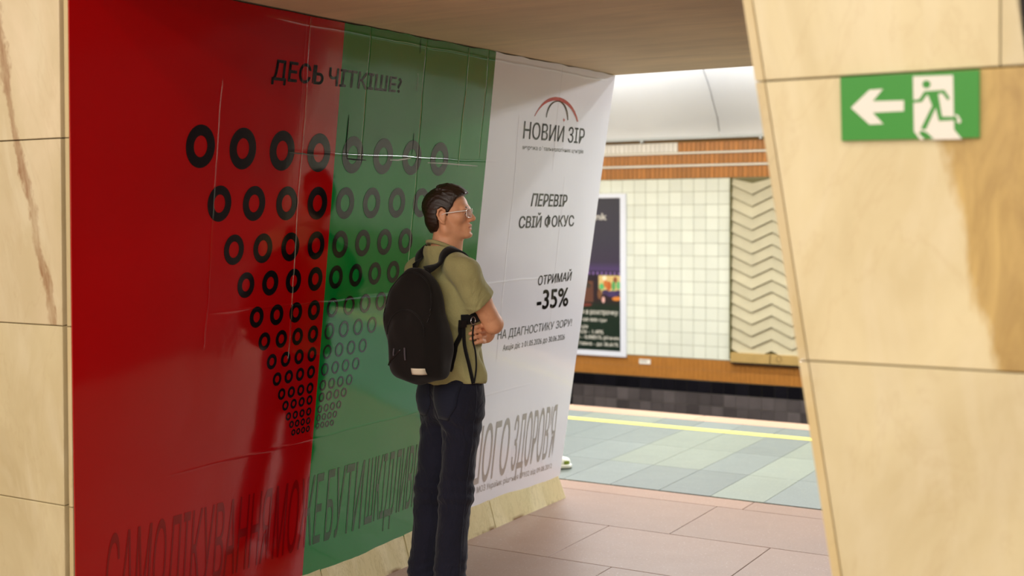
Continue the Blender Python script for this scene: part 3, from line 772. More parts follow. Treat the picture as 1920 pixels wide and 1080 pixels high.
for (x, y, rx, ry, c) in [(1135, 521, 4, 5, (240, 225, 190)), (1130, 537, 5, 6, (90, 180, 110)), (1137, 532, 4, 7, (196, 112, 50)), (1143, 536, 5, 9, (186, 96, 40)), (1152, 536, 4, 9, (90, 160, 92)), (1155, 525, 4, 6, (140, 80, 50)), (1161, 535, 4, 8, (104, 176, 110)),
                          (1137, 548, 7, 5, (60, 44, 80)), (1150, 551, 12, 6, (66, 50, 96)), (1160, 548, 6, 4, (52, 40, 84)), (1158, 560, 9, 4, (214, 130, 50)), (1126, 551, 4, 10, (120, 80, 50)), (1133, 562, 3, 6, (225, 175, 165)), (1104, 534, 6, 6, (60, 50, 40)), (1106, 532, 4, 4, (190, 110, 60)), (1100, 571, 12, 3, (110, 46, 36))]:
    pblob(x, y, rx, ry, c, off=.0228+.0001*(hash((x, y)) % 5))
# ================================================================== PERSON: signed-distance bodies, surface nets
class Field:
    def __init__(s, lo, hi, h):
        s.lo = np.array(lo, float); s.h = h; s.n = np.ceil((np.array(hi)-s.lo)/h).astype(int)+1
        s.d = np.full(tuple(s.n), .06, np.float32)
    def sub(s, lo, hi):
        a = np.clip(np.floor((np.array(lo)-s.lo)/s.h).astype(int), 0, s.n-1); b = np.clip(np.ceil((np.array(hi)-s.lo)/s.h).astype(int)+1, 1, s.n)
        ax = [s.lo[i]+s.h*np.arange(a[i], b[i], dtype=np.float32) for i in range(3)]
        return tuple(slice(a[i], b[i]) for i in range(3)), (ax[0][:, None, None], ax[1][None, :, None], ax[2][None, None, :])
    def put(s, sl, d, k, op='u'):
        c = s.d[sl]
        if op == 'u':
            if k > 0: hh = np.clip(.5+.5*(c-d)/k, 0, 1); s.d[sl] = c*(1-hh)+d*hh-k*hh*(1-hh)
            else: s.d[sl] = np.minimum(c, d)
        elif op == 's':
            if k > 0: hh = np.clip(.5-.5*(c+d)/k, 0, 1); s.d[sl] = c*(1-hh)+(-d)*hh+k*hh*(1-hh)
            else: s.d[sl] = np.maximum(c, -d)
        elif op == 'i': s.d[sl] = np.maximum(c, d)
    def cap(s, a, b, ra, rb=None, k=.02, op='u'):
        rb = ra if rb is None else rb; a = np.array(a, float); b = np.array(b, float); pad = max(ra, rb)+k+3*s.h
        sl, (X, Y, Z) = s.sub(np.minimum(a, b)-pad, np.maximum(a, b)+pad); ab = b-a; L = (ab@ab)+1e-9
        t = np.clip(((X-a[0])*ab[0]+(Y-a[1])*ab[1]+(Z-a[2])*ab[2])/L, 0, 1)
        d = np.sqrt((X-a[0]-t*ab[0])**2+(Y-a[1]-t*ab[1])**2+(Z-a[2]-t*ab[2])**2)-(ra+(rb-ra)*t)
        s.put(sl, d, k, op)
    def chain(s, pts, rs, k=.02):
        for i in range(len(pts)-1): s.cap(pts[i], pts[i+1], rs[i], rs[i+1], k)
    def ell(s, c, r, k=.02, op='u', R=None):
        c = np.array(c, float); r = np.array(r, float); pad = max(r)+k+3*s.h
        sl, (X, Y, Z) = s.sub(c-pad, c+pad); X = X-c[0]; Y = Y-c[1]; Z = Z-c[2]
        if R is not None:
            R = np.array(R); X, Y, Z = R[0, 0]*X+R[1, 0]*Y+R[2, 0]*Z, R[0, 1]*X+R[1, 1]*Y+R[2, 1]*Z, R[0, 2]*X+R[1, 2]*Y+R[2, 2]*Z
        k0 = np.sqrt((X/r[0])**2+(Y/r[1])**2+(Z/r[2])**2); k1 = np.sqrt((X/r[0]**2)**2+(Y/r[1]**2)**2+(Z/r[2]**2)**2)+1e-9
        s.put(sl, k0*(k0-1)/k1, k, op)
    def mesh(s, name, smooth_iter=1):
        d = s.d; n = d.shape; neg = d < 0
        cs = neg[:-1, :-1, :-1].astype(np.int8)
        tot = np.zeros(tuple(m-1 for m in n), np.int8)
        for i in (0, 1):
            for j in (0, 1):
                for k in (0, 1): tot += neg[i:n[0]-1+i, j:n[1]-1+j, k:n[2]-1+k]
        act = (tot > 0) & (tot < 8); I, J, K = np.nonzero(act); N = len(I)
        idx = np.full(act.shape, -1, np.int32); idx[I, J, K] = np.arange(N)
        cv_ = {}
        for i in (0, 1):
            for j in (0, 1):
                for k in (0, 1): cv_[(i, j, k)] = d[I+i, J+j, K+k]
        P = np.zeros((N, 3)); C = np.zeros(N)
        for ax in range(3):
            for u in (0, 1):
                for v in (0, 1):
                    a = [0, 0, 0]; o = [x for x in range(3) if x != ax]; a[o[0]] = u; a[o[1]] = v; b = list(a); b[ax] = 1
                    da, db = cv_[tuple(a)], cv_[tuple(b)]; m = (da < 0) != (db < 0); t = np.where(m, da/(da-db+1e-12), 0)
                    p = np.tile(np.array(a, float), (N, 1)); p[:, ax] = t; P += p*m[:, None]; C += m
        P = s.lo+s.h*(P/C[:, None]+np.stack([I, J, K], 1))
        F = []
        for ax in range(3):
            o = [(1, 2), (2, 0), (0, 1)][ax]
            sa = [slice(None)]*3; sb = [slice(None)]*3; sa[ax] = slice(0, -1); sb[ax] = slice(1, None)
            A = neg[tuple(sa)]; Bq = neg[tuple(sb)]; q = np.argwhere(A != Bq)
            q = q[(q[:, o[0]] > 0) & (q[:, o[1]] > 0) & (q[:, o[0]] < n[o[0]]-1) & (q[:, o[1]] < n[o[1]]-1)]
            def g(du, dv):
                w_ = q.copy(); w_[:, o[0]] -= du; w_[:, o[1]] -= dv; return idx[w_[:, 0], w_[:, 1], w_[:, 2]]
            f = np.stack([g(1, 1), g(0, 1), g(0, 0), g(1, 0)], 1); ng = A[q[:, 0], q[:, 1], q[:, 2]]
            f[~ng] = f[~ng][:, ::-1]; F.append(f)
        F = np.vstack(F)
        for _ in range(smooth_iter):
            acc = np.zeros_like(P); cnt = np.zeros(N)
            for a in range(4):
                b = (a+1) % 4; np.add.at(acc, F[:, a], P[F[:, b]]); np.add.at(acc, F[:, b], P[F[:, a]]); np.add.at(cnt, F[:, a], 1); np.add.at(cnt, F[:, b], 1)
            P = P*.5+.5*acc/cnt[:, None]
        me = bpy.data.meshes.new(name); me.vertices.add(N); me.vertices.foreach_set('co', P.astype(np.float32).ravel())
        me.loops.add(F.size); me.loops.foreach_set('vertex_index', F.astype(np.int32).ravel()); me.polygons.add(len(F))
        me.polygons.foreach_set('loop_start', np.arange(0, F.size, 4, dtype=np.int32)); me.polygons.foreach_set('loop_total', np.full(len(F), 4, np.int32))
        me.polygons.foreach_set('use_smooth', np.ones(len(F), bool)); me.update(calc_edges=True); me.validate()
        return me, P, F

M_skin = None
t = NT('skin'); b = lin((230, 168, 128)); s_ = t.n.new('ShaderNodeSeparateXYZ')
c = t.mix(t.noise(14, 3), tuple(v*.92 for v in b), tuple(v*1.06 for v in b))
c = t.mix(t.ramp(t.noise(40, 3, .6), [(.5, 0.), (.75, .25)]), c, lin((196, 120, 92)))
t.col(c); t.rough(.5); t.b.inputs['Subsurface Weight'].default_value = .08; t.b.inputs['Subsurface Radius'].default_value = (.01, .004, .002)
t.bump(t.noise(220, 3), .08, .001); M['skin'] = t.m
M['lip'] = flat('lip', (204, 134, 110), .45); M['hair'] = None
t = NT('hair_brown'); n = t.noise(60, 4, .6, stretch=(.35, 1, 1), dist=.6); t.col(t.mix(n, lin((20, 12, 8)), lin((58, 38, 24)))); t.rough(.42); t.bump(t.noise(150, 3, .6, stretch=(.25, 1, .8)), .6, .003); M['hair'] = t.m
def cloth(name, c, rough=.9, var=.1, weave=420, bs=.25, fold=0, fs=11):
    t = NT(name); b = lin(c); cc = t.mix(t.noise(9, 4), tuple(v*(1-var) for v in b), tuple(v*(1+var) for v in b))
    cc = t.mix(t.ramp(t.noise(weave, 2, .6), [(.45, 0.), (.6, .35)]), cc, tuple(v*.72 for v in b)); t.col(cc); t.rough(rough)
    t.b.inputs['Sheen Weight'].default_value = .12; t.b.inputs['Specular IOR Level'].default_value = .25
    if fold: t.bump(t.math('MULTIPLY_ADD', t.noise(weave*.6, 2), .04, t.noise(fs, 3, .5, stretch=(1, 1, .45), dist=1.6)), fold, .02)
    else: t.bump(t.noise(weave*.6, 2), bs, .001)
    return t.m
M['shirt'] = cloth('jersey_olive', (168, 162, 112), fold=.55); M['jeans'] = cloth('denim_indigo', (28, 29, 44), var=.3, weave=300, fold=.6, fs=16); M['jeans2'] = cloth('denim_faded', (32, 35, 50), var=.3, weave=300)
M['bag'] = cloth('canvas_black', (22, 17, 14), var=.2, weave=350); M['strap'] = cloth('webbing_black', (14, 12, 12), var=.1, weave=500)
M['zip'] = flat('zip_dark', (30, 26, 26), .4); M['patch'] = flat('patch_cream', (226, 214, 190), .7)
M['steel'] = flat('buckle_steel', (200, 200, 205), .25, metal=1)

DP, PXR = 5.3, 838                                   # depth of the man, image column of his root
px_, _, _ = ray(PXR, 540); 
root_r = (PXR-960)/FPX*DP
FX = np.array([-sy_, cy_, 0]); RX_ = np.array([cy_, sy_, 0])
PR = FX*DP+RX_*root_r                                 # root on the floor
AB = YAW+math.radians(38)                             # direction the torso faces (world azimuth)
man = empty('person', (PR[0], PR[1], 0), AB)
tag(man, 'young man in an olive t-shirt and dark jeans standing with crossed arms beside the banner', 'person')
HP = np.array([.0, .0, 1.684]); HR = math.radians(-46)  # head origin, turn relative to the torso
HPITCH = math.radians(3)
ch_, sh_ = math.cos(HR), math.sin(HR); cq, sq = math.cos(HPITCH), math.sin(HPITCH)
RH = np.array([[ch_, -sh_, 0], [sh_, ch_, 0], [0, 0, 1]])@np.array([[cq, 0, -sq], [0, 1, 0], [sq, 0, cq]])
def H(p): return HP+RH@np.array(p, float)

bf = Field((-.30, -.34, -.01), (.42, .34, 1.84), .0036)
# legs and pelvis (under the jeans)
def leg(f, s, off, k=.03):
    hip, kn, an = (.03, .078*s+.004, .90), (-.012, .092*s+.028, .50), (-.055, .094*s+.035, .10)
    f.cap(hip, kn, .085+off, .058+off, k); f.cap(kn, an, .060+off*1.1, .046+off*1.5, k)
for s in (1, -1):
    leg(bf, s, -.004); bf.cap((-.075, .094*s+.035, .05), (.055, .105*s+.035, .035), .036, .030, .02)
bf.ell((.025, 0, .96), (.10, .150, .12), .04)
bf.ell((.012, 0, 1.12), (.088, .132, .14), .05)
bf.ell((.005, 0, 1.32), (.103, .150, .17), .05)
for s in (1, -1):
    bf.cap((-.015, .05*s, 1.47), (-.02, .165*s, 1.445), .05, .056, .04)
    bf.cap((-.035, .02*s, 1.54), (-.028, .12*s, 1.475), .030, .036, .04)
bf.d += .011
bf.cap((-.025, 0, 1.47), (.002, 0, 1.63), .058, .054, .03)
bf.cap((.025, 0, 1.49), H((.025, 0, -.07)), .042, .045, .03)
# arms, crossed
SRr, ER, WR = (-.028, -.176, 1.440), (.105, -.186, 1.228), (.205, .040, 1.228)
SLl, EL, WL = (-.015, .185, 1.440), (.155, .205, 1.225), (.165, -.060, 1.178)
bf.chain([SRr, (.035, -.184, 1.335), ER], [.044, .045, .040], .02); bf.chain([ER, (.165, -.08, 1.226), WR], [.040, .038, .027], .015)
bf.chain([SLl, (.07, .205, 1.33), EL], [.044, .045, .038], .02); bf.chain([EL, (.165, .08, 1.198), WL], [.038, .036, .027], .015)
def finger(pts, r): bf.chain(pts, r, .004)
# left hand tucked against the ribs under the right arm
bf.ell((.118, -.118, 1.182), (.045, .018, .042), .012)
bf.cap(WL, (.13, -.105, 1.18), .026, .026, .015)
for i, (dz, ln) in enumerate(((.034, .9), (.012, 1.05), (-.010, 1.), (-.031, .82))):
    z = 1.182+dz
    finger([(.095, -.133, z), (.095-.040*ln, -.158, z+.006), (.095-.066*ln, -.162, z+.004), (.095-.086*ln, -.155, z-.002)], [.0105, .0098, .009, .0078])
finger([(.135, -.108, 1.212), (.118, -.128, 1.236), (.096, -.142, 1.248)], [.013, .011, .009])
# right hand around the left upper arm
bf.ell((.205, .10, 1.238), (.024, .045, .04), .012)
for i, dz in enumerate((.032, .011, -.010, -.030)):
    z = 1.24+dz; finger([(.195, .135, z), (.178, .178, z+.004), (.15, .232, z+.002), (.118, .246, z)], [.0105, .0098, .009, .0078])
finger([(.215, .085, 1.268), (.20, .115, 1.29), (.185, .14, 1.30)], [.013, .011, .009])
# head
def E_(c, r, k=.015, op='u'): bf.ell(H(c), r, k, op, RH)
def K_(a, b, ra, rb, k=.01, op='u'): bf.cap(H(a), H(b), ra, rb, k, op)
E_((-.002, 0, .038), (.095, .073, .075)); E_((.03, 0, .0), (.064, .060, .085), .02)
for s in (1, -1):
    K_((.004, .050*s, -.060), (.082, .016*s, -.086), .016, .014, .022); K_((-.004, .056*s, -.02), (.004, .052*s, -.06), .017, .016, .02)
    E_((.058, .042*s, -.010), (.026, .020, .022), .02)
    K_((.082, .040*s, .026), (.094, .010*s, .024), .009, .010, .014)
E_((.092, 0, -.084), (.016, .020, .015), .014)
E_((.080, 0, -.055), (.023, .026, .026), .014)
for s in (1, -1): E_((.098, .033*s, .006), (.016, .016, .012), .010, 's')
K_((.095, 0, .014), (.115, 0, -.018), .0085, .0105, .012); K_((.098, 0, -.024), (.116, 0, -.021), .010, .008, .006)
for s in (1, -1): E_((.104, .012*s, -.024), (.010, .0065, .0075), .005)
K_((.099, .016, -.051), (.1025, 0, -.0475), .0038, .0042, .006); K_((.099, -.016, -.051), (.1025, 0, -.0475), .0038, .0042, .006)
K_((.097, .014, -.0625), (.1005, 0, -.0630), .0038, .0044, .006); K_((.097, -.014, -.0625), (.1005, 0, -.0630), .0038, .0044, .006)
K_((.093, .022, -.0565), (.109, 0, -.0560), .0016, .0016, .003, 's'); K_((.093, -.022, -.0565), (.109, 0, -.0560), .0016, .0016, .003, 's')
E_((.103, 0, -.076), (.007, .014, .005), .006, 's')
for s in (1, -1):                                    # lids and ears
    K_((.083, .042*s, .004), (.0895, .028*s, .0135), .0035, .004, .004); K_((.0895, .028*s, .0135), (.088, .018*s, .004), .004, .0035, .004); K_((.083, .042*s, .002), (.087, .022*s, -.004), .0035, .0035, .004)
    E_((-.004, .075*s, -.004), (.017, .008, .027), .006)
    pts = [(.010, .074*s, .006), (.010, .080*s, .022), (-.002, .084*s, .031), (-.016, .086*s, .024), (-.021, .086*s, .006), (-.016, .083*s, -.012), (-.006, .079*s, -.026), (.004, .075*s, -.033)]
    bf.chain([H(p) for p in pts], [.0045, .0048, .005, .005, .0048, .0045, .006, .0055], .003)
    E_((-.002, .086*s, .004), (.0085, .006, .013), .004, 's'); K_((.008, .077*s, -.006), (.007, .077*s, .003), .0045, .004, .003)
me, P_, F_ = bf.mesh('body', 1); body = link('body', me, man, M['skin'])
del bf
me.materials.append(M['lip'])
# lips take a redder tone
PH = (P_-HP)@RH
lipv = ((PH[:, 0] > .095) & (np.abs(PH[:, 1]) < .020) & (PH[:, 2] < -.0445+.0*PH[:, 1]) & (PH[:, 2] > -.0675))
fm = lipv[F_].all(1) & (np.abs(PH[F_].mean(1)[:, 1])*.35 < .0085-np.abs(PH[F_].mean(1)[:, 2]+.0555)*.5)
me.polygons.foreach_set('material_index', fm.astype(np.int32))
# eyes, brows
def uvs(c, r, n=14, m=10):
    v = []; f = []
    for i in range(m+1):
        for j in range(n):
            a, b_ = math.pi*i/m, 2*math.pi*j/n; v.append(np.array(c)+np.array(r)*np.array([math.sin(a)*math.cos(b_), math.sin(a)*math.sin(b_), math.cos(a)]))
    for i in range(m):
        for j in range(n): f.append((i*n+j, (i+1)*n+j, (i+1)*n+(j+1) % n, i*n+(j+1) % n))
    return v, f
EW, EI = flat('eye_white', (214, 206, 200), .2), flat('iris_brown', (52, 34, 24), .15)
for s in (1, -1):
    v, f = uvs((0.078, .030*s, .0045), (.0115, .0115, .0115)); mb = MB().add([H(p) for p in v], f)
    e = mb.build('eye', EW, body, smooth=True)
    v, f = uvs((0.0862, .030*s, .0045), (.0040, .0055, .0055)); MB().add([H(p) for p in v], f).build('iris', EI, body, smooth=True)
    mb = MB(); 
    mb.tube([H(p) for p in ((.0945, .012*s, .0245), (.0965, .022*s, .0285), (.0915, .036*s, .030), (.081, .049*s, .024))], [.0028, .0036, .0032, .0015], 6); mb.build('eyebrow', M['hair'], body, smooth=True)
# hair
hf = Field(tuple(HP-.17), tuple(HP+.19), .0032)
hf.ell(H((-.004, 0, .039)), (.099, .081, .085), .0, 'u', RH); hf.ell(H((.035, 0, .078)), (.066, .062, .044), .03, 'u', RH)
for s in (1, -1): hf.ell(H((-.035, .04*s, -.005)), (.049, .036, .052), .02, 'u', RH)
hf.cap(H((-.050, .02, -.03)), H((-.050, .018, -.075)), .036, .022, .02); hf.cap(H((-.050, -.02, -.03)), H((-.046, -.018, -.075)), .036, .022, .02)
for i in range(34):                                  # swept locks on top
    y = random.uniform(-.055, .055); x1 = random.uniform(.055, .098); z1 = .105-(abs(y)*.35)-max(0, x1-.07)*.3+random.uniform(-.003, .003)
    L = random.uniform(.05, .1); xm = x1-L*.5; z_ = lambda x, y: .039+.089*math.sqrt(max(.02, 1-((x+.006)/.108)**2-(y/.086)**2))
    zz = lambda x, y: max(z_(x, y), .039+.080*math.sqrt(max(.0, 1-((x-.03)/.085)**2-(y/.075)**2)))
    y2 = y+random.uniform(-.016, .016)
    pts = [(x1, y, zz(x1, y)+.001), (xm, (y+y2)/2, zz(xm, (y+y2)/2)+.004), (x1-L, y2, zz(x1-L, y2)+.001)]
    for a, b_, ra, rb in ((pts[0], pts[1], .005, .0075), (pts[1], pts[2], .0075, .005)): hf.cap(H(a), H(b_), ra, rb, .004)
sl, (X, Y, Z) = hf.sub(hf.lo, hf.lo+hf.h*hf.n)
X, Y, Z = np.broadcast_arrays(X, Y, Z); L = np.stack([X-HP[0], Y-HP[1], Z-HP[2]], -1)@RH
lx, ly, lz = L[..., 0], L[..., 1], L[..., 2]
hz = np.array([-.12, -.088, -.062, -.040, -.022, -.012, .012, .028, .040, .055, .070, .082, .095, .125])
hx = np.array([-.060, -.046, -.030, -.027, -.027, .014, .022, .034, .044, .049, .060, .078, .110, .2])
lim = np.interp(lz, hz, hx)-np.clip(.05-np.abs(ly), 0, .05)*np.where(lz < .06, 0, -.10)
lim = np.where((np.abs(ly) < .05) & (lz < .0), np.interp(lz, [-.12, -.09, 0], [-.05, -.045, .0]), lim)
cut = (lx-lim)*.8
cut = np.maximum(cut, -.072-lz+np.abs(ly)*.15)
# ear left free
ear = np.sqrt(((lx+.004)/.024)**2+((np.abs(ly)-.082)/.022)**2+((lz-.000)/.036)**2)-1
d = hf.d[sl]; d = np.maximum(d, cut); d = np.maximum(d, -ear*.022)
fold = np.sin(lz*300+lx*90+np.sin(ly*90+lx*40)*2.5)*.0005+np.sin(ly*380+lz*140+2*np.sin(lx*60))*.0006*np.clip(lz/.05, 0, 1)
hf.d[sl] = d+fold
hm, _, _ = hf.mesh('hair', 1); link('hair', hm, man, M['hair'])
del hf, L, X, Y, Z, lx, ly, lz

# T-shirt
def waves(P, seeds): 
    r = 0
    for (kx, ky, kz, ph, a) in seeds: r = r+a*np.sin(kx*P[0]+ky*P[1]+kz*P[2]+ph)
    return r
sf = Field((-.26, -.36, .94), (.24, .36, 1.56), .0045)
sf.ell((.025, 0, 1.00), (.128, .172, .13), .0); sf.ell((.018, 0, 1.13), (.108, .152, .16), .05)
sf.ell((.004, 0, 1.32), (.118, .168, .175), .05)
sf.cap((.0, 0, 1.02), (0, 0, 1.15), .11, .10, .04)
for s in (1, -1):
    sf.cap((-.02, .045*s, 1.480), (-.02, .165*s, 1.452), .050, .064, .035)
    sf.cap((-.035, .02*s, 1.54), (-.028, .12*s, 1.475), .043, .048, .03)
sf.cap((-.028, 0, 1.475), (-.018, 0, 1.56), .066, .063, .02)
for (S, E, e2) in ((SRr, ER, -.184), (SLl, EL, .206)):
    S = np.array(S); E = np.array(E); mid = np.array([.035 if S[1] < 0 else .07, e2, 1.335]); sl_end = S+(E-S)*.66+np.array([-.004, 0, .0])
    sf.cap(S, mid, .060, .059, .03); sf.cap(mid, sl_end+(E-S)*.25, .059, .062, .02)
sl, (X, Y, Z) = sf.sub(sf.lo, sf.lo+sf.h*sf.n); d = sf.d[sl]
wv = waves((X, Y, Z), [(9, 24, 31, .3, .0028), (-14, 33, 17, 1.2, .0022), (30, -11, 44, 2, .0016), (12, 61, -30, .7, .0013), (40, 20, 9, 4, .0012)])
side = np.clip((1.30-Z)/.12, 0, 1)
wv = wv+side*(np.sin(70*X+26*Z+12*Y)*.0030+np.sin(115*Y-40*Z)*.0016)+np.clip((Z-1.2)/.1, 0, 1)*np.clip(1-(Z-1.2)/.24, 0, 1)*np.sin(90*X+60*Z+20*Y)*.003
d = d+wv*np.where(Z > 1.3, 1.2, 1.9)
d = np.maximum(d, .978+.02*X+.0*Y+.004*np.sin(X*40+Y*31)-Z)                        # hem
nk = np.sqrt((X+.018)**2+(Y)**2)-.064; d = np.maximum(d, Z-(1.556-.45*(X+.02))-np.clip((np.abs(Y)-.06)*2, 0, 1))  # neck hole
for (S, E) in ((SRr, ER), (SLl, EL)):
    S = np.array(S); E = np.array(E); a = (E-S)/np.linalg.norm(E-S); sgn = 1 if S[1] > 0 else -1
    c0 = S+(E-S)*.56; nrm = a+np.array([.12, .18*sgn, .05]); nrm /= np.linalg.norm(nrm)
    pl = (X-c0[0])*nrm[0]+(Y-c0[1])*nrm[1]+(Z-c0[2])*nrm[2]
    # only material far from the trunk axis belongs to the sleeve
    trunk = np.sqrt(((X-.0)/.135)**2+(Y/.172)**2)-1
    near = np.sqrt((X-c0[0])**2+(Y-c0[1])**2+(Z-c0[2])**2)-.17
    cut = np.maximum(np.minimum(pl, .05), -trunk*-.12)
    d = np.where((near < 0) & (trunk > 0), np.maximum(d, np.minimum(pl, trunk*.13+.004)), d)
sf.d[sl] = d
sm, SP, SF = sf.mesh('t_shirt', 1); shirt = link('t_shirt', sm, man, M['shirt']); shirt['label'] = 'plain olive t-shirt'
SB = BVHTree.FromPolygons([tuple(p) for p in SP], [tuple(f) for f in SF.tolist()])
del sf, X, Y, Z, d
# collar
mb = MB(); pts = []
for a in np.linspace(0, 2*math.pi, 41)[:-1]:
    x, y = -.018+.067*math.cos(a), .067*math.sin(a); pts.append((x, y, 1.548-.45*(x+.02)))
mb.tube(pts, .0085, 8, closed=True); mb.build('collar', M['shirt'], shirt, smooth=True)

# jeans
jf = Field((-.22, -.26, .03), (.24, .26, 1.05), .0045)
jf.ell((.032, .0, .965), (.108, .154, .12), .0)
for s in (1, -1):
    jf.cap((.03, .078*s+.004, .90), (-.012, .092*s+.028, .50), .089, .069, .03); jf.cap((-.012, .092*s+.028, .50), (-.060, .094*s+.035, .03), .068, .071, .03)
    jf.ell((-.008, .068*s+.002, .895), (.082, .082, .11), .05)
sl, (X, Y, Z) = jf.sub(jf.lo, jf.lo+jf.h*jf.n); d = jf.d[sl]
kn = np.exp(-((Z-.50)/.10)**2); an = np.exp(-((Z-.12)/.10)**2); cr = np.exp(-((Z-.80)/.07)**2)
d = d+waves((X, Y, Z), [(20, 31, 15, .1, .0020), (-33, 17, 26, 1, .0018), (14, -26, 50, 2, .0014)])
d = d+kn*np.sin(120*Z+26*Y+30*X)*.0030+an*np.sin(150*Z+40*Y-30*X)*.0032+cr*np.sin(90*Z+60*np.abs(Y)+35*X)*.0035
d = np.maximum(d, Z-1.022); d = np.maximum(d, .045-Z)
jf.d[sl] = d
jm, JP, JF = jf.mesh('jeans', 1); jeans = link('jeans', jm, man, M['jeans']); jeans['label'] = 'dark indigo jeans'
JB = BVHTree.FromPolygons([tuple(p) for p in JP], [tuple(f) for f in JF.tolist()])
del jf, X, Y, Z, d
def on_surf(bvh, o, dvec, off):
    h_, n_, _, _ = bvh.ray_cast(Vector(o), Vector(dvec)); return None if h_ is None else np.array(h_)+np.array(n_)*off
def sew(name, grid, mat, parent, thick=.0):
    """grid: rows of points -> sheet"""
    R, Cn = len(grid), len(grid[0]); v = [p for r in grid for p in r]; f = [(i*Cn+j, i*Cn+j+1, (i+1)*Cn+j+1, (i+1)*Cn+j) for i in range(R-1) for j in range(Cn-1)]
    o = link(name, mesh(name, v, f, True), parent, mat); m_ = o.modifiers.new('t', 'SOLIDIFY'); m_.thickness = thick or .002; m_.offset = 0; return o
for s in (-1, 1):                                    # back pockets
    g = []
    for i in range(9):
        z = .985-.155*i/8; hw = .062-(.0 if i < 6 else .012*(i-5)); row = []
        for j in range(8):
            y = s*.078+(j/7-.5)*2*hw; p = on_surf(JB, (-.6, y, z), (1, 0, 0), .0035); row.append(p if p is not None else (-.1, y, z))
        g.append(row)
    sew('back_pocket', g, M['jeans2'], jeans, .003)
g = []
for z in (1.018, .985):                              # waistband
    g.append([on_surf(JB, (.026+.5*math.cos(a), .5*math.sin(a), z), (-math.cos(a), -math.sin(a), 0), .0035) for a in np.linspace(0, 2*math.pi, 49)])
sew('waistband', g, M['jeans'], jeans, .003)
for s in (-1, 1):                                    # side seams
    pts = []
    for z in np.linspace(.98, .07, 40):
        cx = .03 if z > .9 else (-.012+.042*(z-.5)/.4 if z > .5 else -.060+.048*(z-.03)/.47)
        p = on_surf(JB, (cx, s*.6, z), (0, -s, 0), .001)
        if p is not None: pts.append(p)
    MB().tube(pts, .0016, 5).build('side_seam', M['jeans2'], jeans)
# shoes (below the frame, he stands on them)
for s in (1, -1):
    f = Field((-.2, .035+(-.18 if s < 0 else .02), -.01), (.18, .035+(-.02 if s < 0 else .20), .14), .005)
    f.cap((-.105, .094*s+.035, .045), (-.03, .098*s+.035, .045), .043, .043, .02); f.cap((-.03, .098*s+.035, .045), (.08, .112*s+.035, .034), .045, .034, .02); f.cap((-.078, .094*s+.035, .05), (-.073, .094*s+.035, .11), .046, .046, .02)
    sl, (X, Y, Z) = f.sub(f.lo, f.lo+f.h*f.n); f.d[sl] = np.maximum(f.d[sl], .004-Z)
    m_, _, _ = f.mesh('shoe', 2); sh_o = link('shoe', m_, man, flat('shoe_black', (24, 22, 22), .5) if 'shoe_black' not in bpy.data.materials else bpy.data.materials['shoe_black'])

# glasses
gl = empty('eyeglasses', (PR[0], PR[1], 0), AB); tag(gl, 'clear-framed eyeglasses worn by the man with the backpack', 'glasses')
FRM = flat('acetate_clear', (244, 234, 226), .15); 
lt = NT('lens'); lt.b.inputs['Transmission Weight'].default_value = 1; lt.b.inputs['Roughness'].default_value = .0; lt.b.inputs['IOR'].default_value = 1.25; lt.b.inputs['Base Color'].default_value = (.93, .93, 1, 1)
def rim(s, n=28, rr=1.):
    o = []
    for k in range(n):
        a = 2*math.pi*k/n; c_, s2 = math.cos(a), math.sin(a); q = (abs(c_)**4+abs(s2)**4)**(-.25)
        y, z = q*c_*.0235*rr, q*s2*.0185*rr; yy = s*.0325+y; o.append(H((.111-abs(yy)**2*4.2-.0, yy, .004+z)))
    return o
for s in (1, -1):
    MB().tube(rim(s), .0018, 6, closed=True).build('rim', FRM, gl, smooth=True)
    r0 = rim(s, rr=.97); n_ = len(r0); fw = RH@np.array([1., 0, 0])
    MB().add([p+fw*.0007 for p in r0]+[p-fw*.0007 for p in r0], [tuple(range(n_)), tuple(range(n_, 2*n_))[::-1]]+[(i, n_+i, n_+(i+1) % n_, (i+1) % n_) for i in range(n_)]).build('lens', lt.m, gl)
    pts = [H(p) for p in ((.0985, .0565*s, .015), (.094, .066*s, .0155), (.06, .0745*s, .0135), (.012, .0785*s, .010), (-.004, .080*s, .004))]
    MB().tube(pts, [.003, .003, .0028, .0024, .002], 6).build('temple', FRM, gl, smooth=True)
MB().tube([H((.110, .0095, .010)), H((.1145, 0, .013)), H((.110, -.0095, .010))], .0017, 6).build('bridge', FRM, gl, smooth=True)

# backpack
bag = empty('backpack', (PR[0], PR[1], 0), AB); tag(bag, 'black canvas backpack with a small cream label worn by the man', 'backpack')
def sbag(f, c, a, p, fn=None, k=.0, pad=.02):
    c = np.array(c); a = np.array(a); sl, (X, Y, Z) = f.sub(c-a-pad, c+a+pad); x, y, z = X-c[0], Y-c[1], Z-c[2]
    if fn: x, y, z = fn(x, y, z)
    r = ((np.abs(x)/a[0])**p+(np.abs(y)/a[1])**p+(np.abs(z)/a[2])**p+1e-9)**(1/p); f.put(sl, (r-1)*min(a)*.9, k)
bg = Field((-.40, -.26, .94), (-.06, .22, 1.55), .0045)
def shp(x, y, z):
    u = np.clip((z+.232)/.464, 0, 1); wd = 1.04-.10*u-.34*np.clip((u-.55)/.45, 0, 1)**1.8; yc = .012-.050*np.clip(1-u/.6, 0, 1)
    dp = 1.0-.35*np.clip((u-.5)/.5, 0, 1)**2
    return (x-.03*(1-dp))/dp, (y-yc)/wd, z
sbag(bg, (-.205, -.022, 1.235), (.088, .138, .232), 3.0, shp, 0, .06)
sbag(bg, (-.255, -.030, 1.150), (.066, .108, .140), 3.0, lambda x, y, z: (x, y/(1-.25*np.clip(z/.155, 0, 1)**2), z), .012, .05)
